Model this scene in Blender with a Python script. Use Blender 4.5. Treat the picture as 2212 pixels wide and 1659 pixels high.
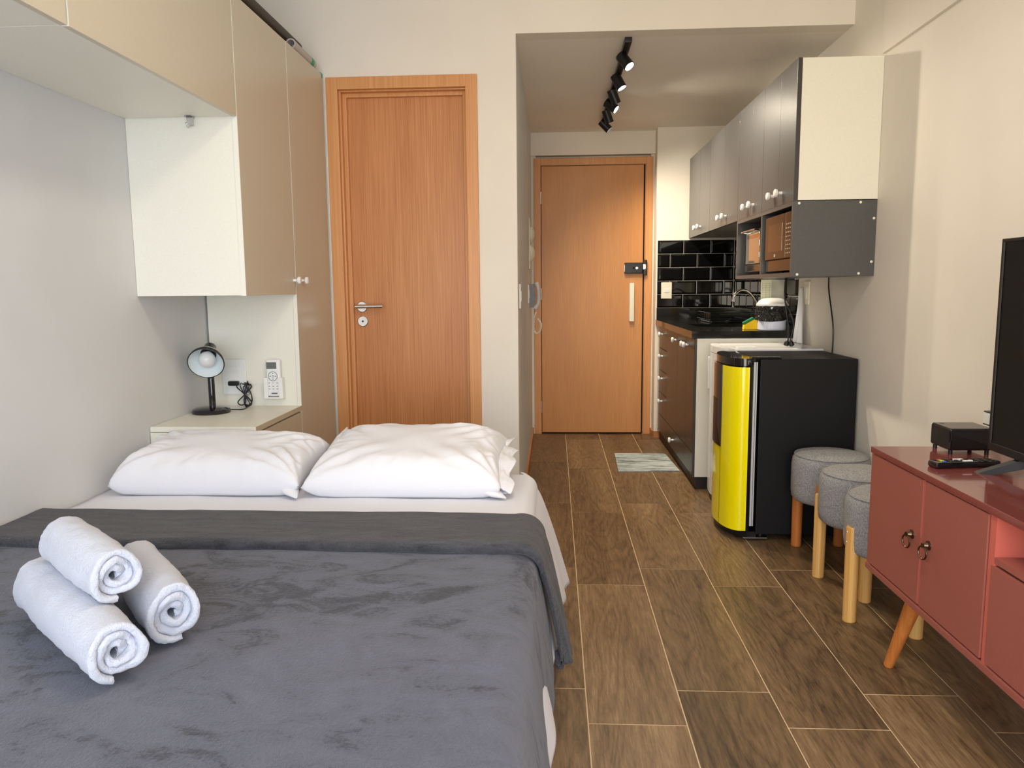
import bpy, bmesh, math, random
from mathutils import Vector, Matrix, noise
random.seed(7)
for o in list(bpy.data.objects): bpy.data.objects.remove(o)
SC = bpy.context.scene
COL = SC.collection
PI = math.pi

# ------------------------------------------------------------------ camera
cam_d = bpy.data.cameras.new('camera'); cam = bpy.data.objects.new('camera', cam_d); COL.objects.link(cam)
cam_d.sensor_width = 36; cam_d.lens = 1642.85 / 2212 * 36; cam_d.clip_start = 0.02
_y, _p, _r = -0.0557838, -0.126155, 0.0093163
_f = Vector((math.sin(_y)*math.cos(_p), math.cos(_y)*math.cos(_p), math.sin(_p)))
_rt = Vector((math.cos(_y), -math.sin(_y), 0)); _dn = _f.cross(_rt)
_r2 = _rt*math.cos(_r) + _dn*math.sin(_r); _d2 = -_rt*math.sin(_r) + _dn*math.cos(_r)
_m = Matrix((_r2, -_d2, -_f)).transposed().to_4x4(); _m.translation = (0, 0, 1.1725)
cam.matrix_world = _m
SC.camera = cam

# ------------------------------------------------------------------ world, daylight, exposure
SC.view_settings.view_transform = 'Standard'; SC.view_settings.look = 'None'
SC.view_settings.gamma = 1; SC.view_settings.use_curve_mapping = False
SC.view_settings.exposure = 0.42
W = bpy.data.worlds.new('sky'); SC.world = W; W.use_nodes = True
# outdoors: cool open sky above, warm sunlit facades around and below the horizon
_t = W.node_tree; _bg = _t.nodes['Background']; _tc = _t.nodes.new('ShaderNodeTexCoord'); _sx = _t.nodes.new('ShaderNodeSeparateXYZ')
_cr = _t.nodes.new('ShaderNodeValToRGB'); _mr = _t.nodes.new('ShaderNodeMapRange'); _mr.inputs['From Min'].default_value = -1
_t.links.new(_tc.outputs['Generated'], _sx.inputs[0]); _t.links.new(_sx.outputs['Z'], _mr.inputs['Value']); _t.links.new(_mr.outputs[0], _cr.inputs['Fac'])
_e = _cr.color_ramp.elements; _e[0].position = 0.0; _e[0].color = (0.5, 0.45, 0.40, 1); _e[1].position = 1.0; _e[1].color = (0.55, 0.70, 1.0, 1)
for _pp, _cc in ((0.46, (0.80, 0.71, 0.58, 1)), (0.53, (1.0, 0.89, 0.73, 1)), (0.60, (0.74, 0.82, 0.96, 1))):
    _n = _e.new(_pp); _n.color = _cc
_az = _t.nodes.new('ShaderNodeMapRange'); _az.inputs['From Min'].default_value = -0.05; _az.inputs['From Max'].default_value = 0.35
_mx = _t.nodes.new('ShaderNodeMix'); _mx.data_type = 'RGBA'; _mx.inputs[7].default_value = (0.66, 0.76, 0.92, 1)
_t.links.new(_sx.outputs['X'], _az.inputs['Value']); _t.links.new(_az.outputs[0], _mx.inputs[0]); _t.links.new(_cr.outputs[0], _mx.inputs[6])
_t.links.new(_mx.outputs[2], _bg.inputs[0]); _bg.inputs[1].default_value = 6.6

def light(name, kind, loc, energy, color, parent=None, target=None, **k):
    d = bpy.data.lights.new(name, kind); d.energy = energy; d.color = color
    for a, v in k.items(): setattr(d, a, v)
    o = bpy.data.objects.new(name, d); COL.objects.link(o)
    if parent is not None: o.parent = parent; loc = Vector(loc) - org(parent)
    o.location = loc
    if target is not None:
        o.rotation_euler = (Vector(target)).to_track_quat('-Z', 'Y').to_euler()
    return o
def org(o):
    v = Vector((0, 0, 0))
    while o is not None: v += o.location; o = o.parent
    return v
# the balcony door behind the camera lets the daylight in (portal: guides sky sampling only)
_po = light('window_portal', 'AREA', (-0.05, -1.16, 1.15), 1, (1, 1, 1), target=(0, 1, 0), shape='RECTANGLE', size=2.3, size_y=2.3)
_po.data.cycles.is_portal = True
# warm fill light added under the living area ceiling, with no known fixture
light('warm_fill_light', 'AREA', (0.1, 1.5, 2.63), 12, (1.0, 0.86, 0.70), target=(0, 0, -1), shape='DISK', size=0.5)

# ------------------------------------------------------------------ materials
def mat(name, col, rough=0.5, metal=0.0, spec=0.5, emit=None, es=0, coat=0, sheen=0, trans=0, ior=1.45, alpha=1):
    m = bpy.data.materials.new(name); m.use_nodes = True
    b = m.node_tree.nodes['Principled BSDF']
    def s(n, v):
        if n in b.inputs: b.inputs[n].default_value = v
    s('Base Color', (*col, 1)); s('Roughness', rough); s('Metallic', metal); s('Specular IOR Level', spec)
    s('Coat Weight', coat); s('Coat Roughness', 0.05); s('Sheen Weight', sheen); s('Transmission Weight', trans); s('IOR', ior); s('Alpha', alpha)
    if emit: s('Emission Color', (*emit, 1)); s('Emission Strength', es)
    return m
def hexc(r, g, b):
    f = lambda v: (v/255/12.92 if v/255 <= 0.04045 else ((v/255+0.055)/1.055)**2.4)
    return (f(r), f(g), f(b))
def N(m, t, **k):
    n = m.node_tree.nodes.new(t)
    for a, v in k.items():
        if a in n.inputs: n.inputs[a].default_value = v
        else: setattr(n, a, v)
    return n
def L(m, a, b): m.node_tree.links.new(a, b)
def bsdf(m): return m.node_tree.nodes['Principled BSDF']
def coords(m, scale=(1, 1, 1), space='Object'):
    tc = N(m, 'ShaderNodeTexCoord'); mp = N(m, 'ShaderNodeMapping'); mp.inputs['Scale'].default_value = scale
    L(m, tc.outputs[space], mp.inputs['Vector']); return mp.outputs['Vector']
def ramp(m, fac, stops):
    r = N(m, 'ShaderNodeValToRGB'); e = r.color_ramp.elements
    while len(e) < len(stops): e.new(0.5)
    for i, (p, c) in enumerate(stops): e[i].position = p; e[i].color = (*c, 1)
    L(m, fac, r.inputs['Fac']); return r.outputs['Color']
def noise_tex(m, vec, scale, detail=4, rough=0.5, dist=0):
    n = N(m, 'ShaderNodeTexNoise'); n.inputs['Scale'].default_value = scale; n.inputs['Detail'].default_value = detail
    n.inputs['Roughness'].default_value = rough; n.inputs['Distortion'].default_value = dist
    L(m, vec, n.inputs['Vector']); return n.outputs['Fac']
def bump(m, h, strength=0.2, dist=0.002):
    b = N(m, 'ShaderNodeBump'); b.inputs['Strength'].default_value = strength; b.inputs['Distance'].default_value = dist
    L(m, h, b.inputs['Height']); L(m, b.outputs['Normal'], bsdf(m).inputs['Normal'])
def speckled(name, c0, c1, scale, rough, bs=0.0, space='Object', lo=0.4, hi=0.6, **k):
    m = mat(name, c0, rough, **k); v = coords(m, space=space); f = noise_tex(m, v, scale, 3)
    L(m, ramp(m, f, [(lo, c0), (hi, c1)]), bsdf(m).inputs['Base Color'])
    if bs: bump(m, f, bs)
    return m

M = {}
M['wall'] = speckled('wall_paint', hexc(232, 225, 212), hexc(235, 228, 215), 3, 0.6, 0)
_v = coords(M['wall']); bump(M['wall'], noise_tex(M['wall'], _v, 260, 2), 0.05, 0.001)
M['wall_grey'] = speckled('wall_paint_shade_grey', hexc(212, 212, 210), hexc(215, 215, 213), 3, 0.6, 0)  # greyer copy of the wall colour; shade on the left wall is painted in
M['ceiling'] = speckled('ceiling_paint', hexc(240, 234, 223), hexc(243, 237, 226), 3, 0.7, 0)
M['white_lam'] = speckled('white_laminate', hexc(232, 229, 214), hexc(235, 232, 218), 200, 0.38, 0.02)
M['beige_lam'] = speckled('taupe_laminate', hexc(202, 192, 170), hexc(206, 196, 174), 250, 0.3, 0.02)
M['beige_edge'] = mat('taupe_edge', hexc(165, 152, 132), 0.4)
M['grey_lam'] = speckled('grey_laminate', hexc(80, 79, 79), hexc(85, 84, 84), 250, 0.32, 0.02)
M['under'] = mat('underside_painted_light', hexc(168, 170, 158), 0.3)  # paler than the laminate: light on the underside put into the colour
M['grey_dark'] = mat('dark_grey_edge', hexc(60, 57, 54), 0.45)
M['base_lam'] = speckled('dark_grey_gloss_laminate', hexc(62, 57, 54), hexc(66, 61, 58), 250, 0.3, 0.01, spec=0.3)
M['black'] = mat('black_satin', (0.008, 0.008, 0.009), 0.35)
M['black_gloss'] = mat('black_gloss', (0.006, 0.006, 0.007), 0.08, coat=0.5)
M['black_matte'] = mat('black_matte', (0.0055, 0.0055, 0.006), 0.55, spec=0.3)
M['dark_kick'] = mat('dark_plinth', hexc(40, 30, 25), 0.5)
M['white_plastic'] = mat('white_plastic', hexc(236, 236, 232), 0.3)
M['white_gloss'] = mat('white_enamel', hexc(236, 237, 236), 0.16)
M['cream_plastic'] = mat('cream_plastic', hexc(236, 232, 212), 0.35)
M['knob'] = mat('white_ceramic', hexc(242, 241, 238), 0.15)
M['chrome'] = mat('chrome', (0.75, 0.75, 0.75), 0.1, metal=1)
M['steel'] = mat('brushed_steel', (0.62, 0.60, 0.56), 0.28, metal=1)
M['bronze'] = mat('aged_bronze', hexc(110, 90, 75), 0.3, metal=1)
M['grey_pl'] = mat('grey_plastic', hexc(120, 124, 130), 0.4)
M['lcd'] = mat('lcd_grey', hexc(104, 108, 104), 0.3)
M['yellow'] = mat('yellow_enamel', hexc(255, 238, 0), 0.14, coat=0.5)
M['sponge_y'] = mat('yellow_sponge', hexc(250, 205, 20), 0.7)
M['sponge_g'] = mat('green_scourer', hexc(30, 120, 70), 0.8)
M['green_tape'] = mat('green_tape', hexc(60, 160, 130), 0.5)
M['coral'] = speckled('coral_lacquer', hexc(158, 90, 78), hexc(162, 93, 81), 250, 0.3, 0.02)
M['coral_top'] = speckled('coral_gloss_top', hexc(132, 66, 60), hexc(136, 69, 62), 250, 0.12, 0.0, coat=0.5)
M['coral_light'] = mat('coral_edge', hexc(205, 105, 90), 0.4)
M['screen'] = mat('tv_screen', (0.006, 0.006, 0.006), 0.18, spec=0.4)
M['bag'] = mat('black_bin_bag', (0.015, 0.015, 0.015), 0.18)
_v = coords(M['bag']); bump(M['bag'], noise_tex(M['bag'], _v, 38, 3, 0.5, 1.5), 1.0, 0.02)
M['glass'] = mat('clear_plastic', (0.95, 0.95, 0.95), 0.08, trans=0.9)
M['oven_glass'] = mat('oven_glass', (0.05, 0.045, 0.04), 0.04, metal=0.85)
M['oven_glass'].node_tree.nodes['Principled BSDF'].inputs['Base Color'].default_value = (0.62, 0.58, 0.5, 1)
M['micro'] = mat('brown_mirror_front', (0.10, 0.07, 0.05), 0.06, metal=0.6)
M['lens'] = mat('spot_lens', (1, 1, 1), 0.3, emit=(1.0, 0.97, 0.9), es=14)
M['bulb'] = mat('frosted_bulb', hexc(225, 225, 225), 0.25)
M['lamp_in'] = mat('lamp_white_inside', hexc(232, 240, 240), 0.4)
M['grout'] = mat('tile_grout', hexc(205, 203, 196), 0.7)
M['floor_grout'] = mat('floor_grout', hexc(222, 196, 156), 0.8)
M['tile'] = mat('black_bevel_tile', (0.004, 0.004, 0.004), 0.04, coat=0.4)
M['paper'] = mat('paper', hexc(222, 222, 196), 0.7)
M['ink'] = mat('grey_print', hexc(170, 172, 165), 0.7)
M['ink_dark'] = mat('dark_print', hexc(70, 74, 90), 0.6)
M['orange'] = mat('coloured_key', hexc(220, 200, 90), 0.5)
# granite
m = M['granite'] = mat('black_granite', (0.01, 0.01, 0.01), 0.1)
v = coords(m); f = noise_tex(m, v, 420, 2, 0.8)
L(m, ramp(m, f, [(0.0, (0.006, 0.006, 0.005)), (0.62, (0.008, 0.008, 0.007)), (0.72, hexc(80, 78, 66))]), bsdf(m).inputs['Base Color'])
# door veneer
def veneer(name, c0, c1, sc=1.0, rough=0.38, vert=True):
    m = mat(name, c0, rough)
    v = coords(m, (60*sc, 60*sc, 0.9*sc) if vert else (60*sc, 0.9*sc, 60*sc))
    f = noise_tex(m, v, 3.0, 6, 0.65, 0.3)
    v2 = coords(m, (2.2, 2.2, 0.35)); f2 = noise_tex(m, v2, 2.5, 2)
    mx = N(m, 'ShaderNodeMix', data_type='FLOAT'); mx.inputs[0].default_value = 0.3
    L(m, f, mx.inputs[2]); L(m, f2, mx.inputs[3])
    L(m, ramp(m, mx.outputs[0], [(0.36, c0), (0.5, tuple((a+b)/2 for a, b in zip(c0, c1))), (0.64, c1)]), bsdf(m).inputs['Base Color'])
    bump(m, f, 0.06, 0.001)
    return m
M['door_a'] = veneer('door_veneer_ribbed', hexc(182, 116, 64), hexc(214, 150, 96))
M['door_b'] = veneer('door_veneer_plain', hexc(192, 130, 72), hexc(214, 152, 92), 1.6)
M['frame_w'] = veneer('door_frame_wood', hexc(202, 138, 80), hexc(222, 162, 106), 0.6)
M['base_w'] = veneer('skirting_wood', hexc(176, 112, 60), hexc(198, 132, 76), 0.6)
M['pine'] = veneer('pine_leg', hexc(205, 150, 78), hexc(236, 190, 118), 0.5)
M['pine_d'] = veneer('amber_leg', hexc(176, 98, 40), hexc(204, 128, 62), 0.5)
# floor plank tile: per-plank value in attribute 'tone'
m = M['plank'] = mat('wood_look_tile', hexc(110, 80, 50), 0.4)
at_ = N(m, 'ShaderNodeAttribute', attribute_name='tone'); sep = N(m, 'ShaderNodeSeparateColor'); L(m, at_.outputs['Color'], sep.inputs['Color'])
tc = N(m, 'ShaderNodeTexCoord'); off = N(m, 'ShaderNodeVectorMath', operation='MULTIPLY_ADD'); off.inputs[1].default_value = (9, 14, 5)
L(m, at_.outputs['Color'], off.inputs[0]); L(m, tc.outputs['Object'], off.inputs[2])
mp = N(m, 'ShaderNodeMapping'); mp.inputs['Scale'].default_value = (1, 0.085, 1); L(m, off.outputs[0], mp.inputs['Vector'])
fine = noise_tex(m, mp.outputs[0], 130, 8, 0.75, 0.25)
mp2 = N(m, 'ShaderNodeMapping'); mp2.inputs['Scale'].default_value = (1, 0.16, 1); L(m, off.outputs[0], mp2.inputs['Vector'])
fig = noise_tex(m, mp2.outputs[0], 6.0, 2.0, 0.45, 0.35)
rg = N(m, 'ShaderNodeMath', operation='MULTIPLY'); rg.inputs[1].default_value = 30; L(m, fig, rg.inputs[0])
fr = N(m, 'ShaderNodeMath', operation='PINGPONG'); fr.inputs[1].default_value = 1.0; L(m, rg.outputs[0], fr.inputs[0])
big = noise_tex(m, mp.outputs[0], 5, 3, 0.6, 0.6)
a1 = N(m, 'ShaderNodeMath', operation='MULTIPLY_ADD'); a1.inputs[1].default_value = 0.21; 
pw = N(m, 'ShaderNodeMath', operation='POWER'); pw.inputs[1].default_value = 0.38; L(m, fr.outputs[0], pw.inputs[0])
L(m, pw.outputs[0], a1.inputs[0])

a0 = N(m, 'ShaderNodeMath', operation='MULTIPLY_ADD'); a0.inputs[1].default_value = 0.66; L(m, big, a0.inputs[0]); 
a00 = N(m, 'ShaderNodeMath', operation='MULTIPLY_ADD'); a00.inputs[1].default_value = 1.0; a00.inputs[2].default_value = -0.58; L(m, fine, a00.inputs[0])
L(m, a00.outputs[0], a0.inputs[2]); L(m, a0.outputs[0], a1.inputs[2])
a2 = N(m, 'ShaderNodeMath', operation='MULTIPLY_ADD'); a2.inputs[1].default_value = 0.16; L(m, sep.outputs[0], a2.inputs[0]); L(m, a1.outputs[0], a2.inputs[2])
colr = ramp(m, a2.outputs[0], [(0.15, hexc(58, 43, 29)), (0.40, hexc(102, 80, 55)), (0.6, hexc(130, 104, 73)), (0.85, hexc(164, 137, 101))])
L(m, colr, bsdf(m).inputs['Base Color']); bump(m, a1.outputs[0], 0.12, 0.001)
# blanket
m = M['blanket'] = mat('grey_velour', hexc(84, 86, 96), 0.85, sheen=0.25)
v = coords(m, (1, 1.5, 1)); big = noise_tex(m, v, 6.0, 9, 0.66, 1.6); v3 = coords(m, (1, 1, 1)); fin = noise_tex(m, v3, 150, 4, 0.75)
msk = noise_tex(m, coords(m, (1, 1, 1)), 2.0, 3, 0.5)
mx = N(m, 'ShaderNodeMix', data_type='FLOAT'); mx.inputs[0].default_value = 0.24; L(m, big, mx.inputs[2]); L(m, fin, mx.inputs[3])
ad = N(m, 'ShaderNodeMath', operation='MULTIPLY_ADD'); ad.inputs[1].default_value = 0.35; L(m, msk, ad.inputs[0]); L(m, mx.outputs[0], ad.inputs[2])
L(m, ramp(m, ad.outputs[0], [(0.565, hexc(36, 38, 48)), (0.61, hexc(56, 59, 71)), (0.645, hexc(82, 85, 98)), (0.80, hexc(94, 97, 112))]), bsdf(m).inputs['Base Color'])
bump(m, fin, 0.9, 0.005)
m = M['blanket2'] = mat('grey_velour_reverse', hexc(80, 80, 84), 0.9, sheen=0.2)
v = coords(m, (1, 5, 1)); big = noise_tex(m, v, 9, 4, 0.6, 0.8); v3 = coords(m, (1, 1.6, 1)); fin = noise_tex(m, v3, 150, 3, 0.7)
mx = N(m, 'ShaderNodeMix', data_type='FLOAT'); mx.inputs[0].default_value = 0.35; L(m, big, mx.inputs[2]); L(m, fin, mx.inputs[3])
L(m, ramp(m, mx.outputs[0], [(0.35, hexc(44, 44, 48)), (0.65, hexc(80, 80, 85))]), bsdf(m).inputs['Base Color'])
bump(m, fin, 0.9, 0.006)
def cloth(name, c, sc=600, bs=0.15, rough=0.8, big=0.0):
    m = mat(name, c, rough, sheen=0.1); v = coords(m); f = noise_tex(m, v, sc, 2, 0.6); bump(m, f, bs, 0.002); return m
M['sheet'] = cloth('white_cotton', hexc(226, 226, 232)); M['pillow'] = cloth('white_pillowcase', hexc(232, 232, 236))
M['towel'] = mat('white_terry', hexc(224, 227, 238), 0.95, sheen=0.3)
bump(M['towel'], noise_tex(M['towel'], coords(M['towel']), 190, 4, 0.8), 1.0, 0.006)
m = M['stool'] = mat('grey_linen', hexc(140, 140, 142), 0.9)
v = coords(m, (1, 1, 5)); f1 = noise_tex(m, v, 120, 3, 0.8); v = coords(m, (4, 4, 0.8)); f2 = noise_tex(m, v, 110, 3, 0.8)
mx = N(m, 'ShaderNodeMix', data_type='FLOAT'); mx.inputs[0].default_value = 0.5; L(m, f1, mx.inputs[2]); L(m, f2, mx.inputs[3])
L(m, ramp(m, mx.outputs[0], [(0.38, hexc(100, 102, 106)), (0.5, hexc(142, 142, 143)), (0.62, hexc(176, 174, 172))]), bsdf(m).inputs['Base Color'])
bump(m, mx.outputs[0], 0.25, 0.002)
m = M['rug'] = mat('striped_rug', hexc(180, 188, 186), 0.9)
v = coords(m, (0.12, 1, 1)); f = noise_tex(m, v, 42, 5, 0.75, 0.6)
L(m, ramp(m, f, [(0.40, hexc(92, 100, 100)), (0.47, hexc(150, 160, 158)), (0.56, hexc(200, 208, 205))]), bsdf(m).inputs['Base Color'])

# ------------------------------------------------------------------ mesh helpers
def merge(dst, src):
    mp_ = {v: dst.verts.new(v.co) for v in src.verts}
    for f in src.faces:
        try: nf = dst.faces.new([mp_[v] for v in f.verts]); nf.material_index = f.material_index; nf.smooth = True
        except ValueError: pass
    src.free()
def box(bm, x0, x1, y0, y1, z0, z1, bev=0.0, seg=2, rot=None, mi=0):
    t = bmesh.new(); bmesh.ops.create_cube(t, size=1)
    sx, sy, sz = abs(x1-x0), abs(y1-y0), abs(z1-z0); c = Vector(((x0+x1)/2, (y0+y1)/2, (z0+z1)/2))
    for v in t.verts: v.co = Vector((v.co.x*sx, v.co.y*sy, v.co.z*sz))
    if bev > 0:
        bmesh.ops.bevel(t, geom=list(t.edges), offset=min(bev, sx/2.1, sy/2.1, sz/2.1), segments=seg, profile=0.5, affect='EDGES')
    if rot is not None: bmesh.ops.transform(t, matrix=rot.to_4x4(), verts=t.verts)
    for v in t.verts: v.co += c
    for f in t.faces: f.material_index = mi
    merge(bm, t); return bm
def frame_of(d):
    d = Vector(d).normalized(); a = Vector((0, 0, 1)) if abs(d.z) < 0.9 else Vector((1, 0, 0))
    x = a.cross(d).normalized(); return x, d.cross(x)
def lathe(bm, base, axis, prof, seg=28, caps=True, sx=1, sy=1):
    """prof: list of (distance along the axis, radius)"""
    base = Vector(base); d = Vector(axis).normalized(); u, w = frame_of(d); rings = []
    for h, r in prof:
        c = base + d*h
        rings.append([bm.verts.new(c + (u*math.cos(2*PI*i/seg)*sx + w*math.sin(2*PI*i/seg)*sy)*max(r, 1e-5)) for i in range(seg)])
    for a, b in zip(rings, rings[1:]):
        for i in range(seg):
            j = (i+1) % seg; f = bm.faces.new((a[i], a[j], b[j], b[i])); f.smooth = True
    if caps:
        bm.faces.new(list(reversed(rings[0]))); bm.faces.new(rings[-1])
    return bm
def cyl(bm, p0, p1, r, r2=None, seg=24):
    d = Vector(p1) - Vector(p0); return lathe(bm, p0, d, [(0, r), (d.length, r if r2 is None else r2)], seg)
def smooth_path(pts, n=8):
    pts = [Vector(p) for p in pts]; out = []
    P = [pts[0]*2-pts[1]] + pts + [pts[-1]*2-pts[-2]]
    for i in range(1, len(P)-2):
        for k in range(n):
            t = k/n; a, b, c, d = P[i-1:i+3]
            out.append(0.5*((2*b)+(c-a)*t+(2*a-5*b+4*c-d)*t*t+(3*b-a-3*c+d)*t**3))
    out.append(pts[-1]); return out
def tube(bm, pts, r, seg=10, n=8, closed=False):
    P = smooth_path(pts, n) if n else [Vector(p) for p in pts]
    rings = []; up = None
    for i, p in enumerate(P):
        d = (P[min(i+1, len(P)-1)] - P[max(i-1, 0)]).normalized()
        if up is None: u, w = frame_of(d)
        else: u = (up - d*up.dot(d)).normalized(); w = d.cross(u)
        up = u; rr = r(i/(len(P)-1)) if callable(r) else r
        rings.append([bm.verts.new(p + (u*math.cos(2*PI*k/seg)+w*math.sin(2*PI*k/seg))*rr) for k in range(seg)])
    for a, b in zip(rings, rings[1:]):
        for i in range(seg):
            j = (i+1) % seg; bm.faces.new((a[i], a[j], b[j], b[i])).smooth = True
    bm.faces.new(list(reversed(rings[0]))); bm.faces.new(rings[-1]); return bm
def torus(bm, c, normal, R_, r, seg=28, s2=8, frac=1.0):
    u, w = frame_of(normal); c = Vector(c)
    n = int(seg*frac); pts = [c + (u*math.cos(2*PI*i/seg)+w*math.sin(2*PI*i/seg))*R_ for i in range(n+1)]
    return tube(bm, pts, r, s2, 0)
def ball(bm, c, r, sc=(1, 1, 1), seg=20):
    t = bmesh.new(); bmesh.ops.create_uvsphere(t, u_segments=seg, v_segments=seg//2+2, radius=r)
    for v in t.verts: v.co = Vector((v.co.x*sc[0], v.co.y*sc[1], v.co.z*sc[2])) + Vector(c)
    merge(bm, t); return bm
def prism(bm, pts, axis, a0, a1):
    """extrude a polygon along x, y or z; pts are the two other coordinates in x,y,z order"""
    i = 'xyz'.index(axis)
    def mk(p, a): q = list(p); q.insert(i, a); return bm.verts.new(q)
    A_ = [mk(p, a0) for p in pts]; B_ = [mk(p, a1) for p in pts]; n = len(pts)
    bm.faces.new(A_); bm.faces.new(list(reversed(B_)))
    for k in range(n): bm.faces.new((A_[k], B_[k], B_[(k+1) % n], A_[(k+1) % n]))
    return bm
def grid(bm, fn, nu, nv, closed_u=False):
    V = [[bm.verts.new(fn(i/nu, j/nv)) for j in range(nv+1)] for i in range(nu+(0 if closed_u else 1))]
    for i in range(nu):
        for j in range(nv):
            a = V[i]; b = V[(i+1) % len(V)]; bm.faces.new((a[j], b[j], b[j+1], a[j+1])).smooth = True
    return V
def NB(): return bmesh.new()
def P(name, bm, m, parent=None, label=None, ang=28, solid=0, sub=0, bev=0):
    me = bpy.data.meshes.new(name)
    bmesh.ops.recalc_face_normals(bm, faces=bm.faces)
    if parent is not None:
        o_ = org(parent)
        for v in bm.verts: v.co -= o_
    bm.to_mesh(me); bm.free()
    for mm in (m if isinstance(m, (list, tuple)) else [m]): me.materials.append(M[mm] if isinstance(mm, str) else mm)
    for p_ in me.polygons: p_.use_smooth = True
    me.set_sharp_from_angle(angle=math.radians(ang))
    ob = bpy.data.objects.new(name, me); COL.objects.link(ob)
    if parent is not None: ob.parent = parent
    if label: ob['label'] = label
    if ang <= 28:
        wn = ob.modifiers.new('weighted_normals', 'WEIGHTED_NORMAL'); wn.keep_sharp = True
    if solid: s = ob.modifiers.new('thickness', 'SOLIDIFY'); s.thickness = solid; s.offset = 0
    if sub: s = ob.modifiers.new('smooth', 'SUBSURF'); s.levels = sub; s.render_levels = sub
    return ob
def thing(name, label, cat, loc=(0, 0, 0), group=None):
    o = bpy.data.objects.new(name, None); COL.objects.link(o); o.empty_display_size = 0.05; o.location = loc
    o['label'] = label; o['category'] = cat
    if group: o['group'] = group
    return o
def tag(o, label, cat, group=None):
    o['label'] = label; o['category'] = cat
    if group: o['group'] = group
    return o
def struct(o): o['kind'] = 'structure'; return o
def B1(name, m, parent, *a, **k):
    lab = k.pop('label', None); return P(name, box(NB(), *a, **k), m, parent, lab)
def fbm(p, oct_=3): return noise.fractal(Vector(p), 1.0, 2.0, oct_)

# ------------------------------------------------------------------ room shell
XL, XR, YB, YD, YJ, ZC, ZM, YW = -1.49, 1.366, 3.71, 6.045, 5.9, 2.344, 2.66, -1.2
# floor: planks
bm = NB(); box(bm, XL-0.1, XR+0.1, YW-0.1, YD+0.1, -0.06, -0.0012)
lay = None; tones = []
x = -0.176-0.266*6; k = 0
planks = []
while x < XR:
    ph = 2.115 if k % 2 == 0 else 1.935
    y = ph - 0.9725*4
    while y < YD:
        x0, x1, y0, y1 = max(x, XL-.02)+0.0018, min(x+0.266, XR+.02)-0.0018, max(y, YW)+0.0026, min(y+0.9725, YD+.02)-0.0026
        if x1 > x0 and y1 > y0: planks.append((x0, x1, y0, y1))
        y += 0.9725
    x += 0.266; k += 1
for x0, x1, y0, y1 in planks:
    nf0 = len(bm.faces); box(bm, x0, x1, y0, y1, -0.004, 0.0, mi=1)
floor = struct(P('floor', bm, ['floor_grout', 'plank']))
ca = floor.data.color_attributes.new('tone', 'FLOAT_COLOR', 'CORNER')
for p_ in floor.data.polygons:
    c = p_.index // 6 if p_.index >= 6 else 0
    rr = random.Random(c*7+3); col = (rr.random(), rr.random(), rr.random(), 1)
    for li in p_.loop_indices: ca.data[li].color = col
struct(B1('ceiling', 'ceiling', None, XL-.1, XR+.1, YW-.1, YB+.1, ZM, ZM+0.1))
# corridor ceiling is the underside of a lowered slab; the slab's front face is the wall above the opening
struct(B1('ceiling', 'ceiling', None, -0.175, XR, YB+0.1, YD+.1, ZC, ZC+0.1))
struct(B1('wall_left', 'wall_grey', None, XL-0.1, XL, YW-.1, YB+.1, 0, ZM))
wr = struct(P('wall_right', box(box(NB(), XR, XR+0.1, YW-.1, YD+.1, 0, ZM), XR-0.014, XR, YW, 3.36, 2.114, ZM), 'wall'))
bm = NB()
DX0, DX1, DZ = -1.015, -0.425, 2.16   # bathroom door opening (frame outside -1.075..-.36)
box(bm, XL, -1.045, YB, YB+0.12, 0, ZM); box(bm, -0.39, -0.175, YB, YB+0.12, 0, ZM); box(bm, -1.045, -0.39, YB, YB+0.12, 2.13, ZM)
box(bm, -0.175, XR, YB, YB+0.1, ZC, ZM)
struct(P('wall_back', bm, 'wall'))
struct(B1('wall_corridor', 'wall_grey', None, -0.295, -0.175, YB+0.12, YD+0.1, 0, ZM-0.02))
bm = NB()
box(bm, -0.175, XR, YD-0.03, YD+0.1, 2.175, ZC); box(bm, 0.774, XR, YJ, YD+0.1, 0, ZC)
box(bm, -0.175, -0.14, YD, YD+0.1, 0, 2.175); box(bm, 0.745, 0.774, YD-0.0, YD+0.1, 0, 2.175); box(bm, -0.15, 0.76, YD+0.05, YD+0.1, 0, 2.175)
struct(P('wall_entry', bm, 'wall'))
# wall behind the camera with the balcony door opening
bm = NB(); box(bm, XL, -1.2, YW-.1, YW, 0, ZM); box(bm, 1.1, XR, YW-.1, YW, 0, ZM); box(bm, -1.2, 1.1, YW-.1, YW, 2.3, ZM)
struct(P('wall_front', bm, 'wall'))
bm = NB()
for xx in (-1.2, -0.075, 1.05): box(bm, xx, xx+0.05, YW-0.07, YW-0.02, 0.0, 2.3)
box(bm, -1.2, 1.1, YW-0.07, YW-0.02, 2.25, 2.3); box(bm, -1.2, 1.1, YW-0.07, YW-0.02, 0, 0.06)
w1 = struct(P('window_1', bm, 'white_plastic'))
# skirting
struct(B1('baseboard_left', 'base_w', None, -0.175, -0.163, YB+0.02, YD, 0, 0.05))
struct(P('baseboard_right', box(box(NB(), 0.764, 0.774, YJ-0.01, YD, 0, 0.05), 0.764, 0.82, YJ-0.01, YJ, 0, 0.05), 'base_w'))

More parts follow.
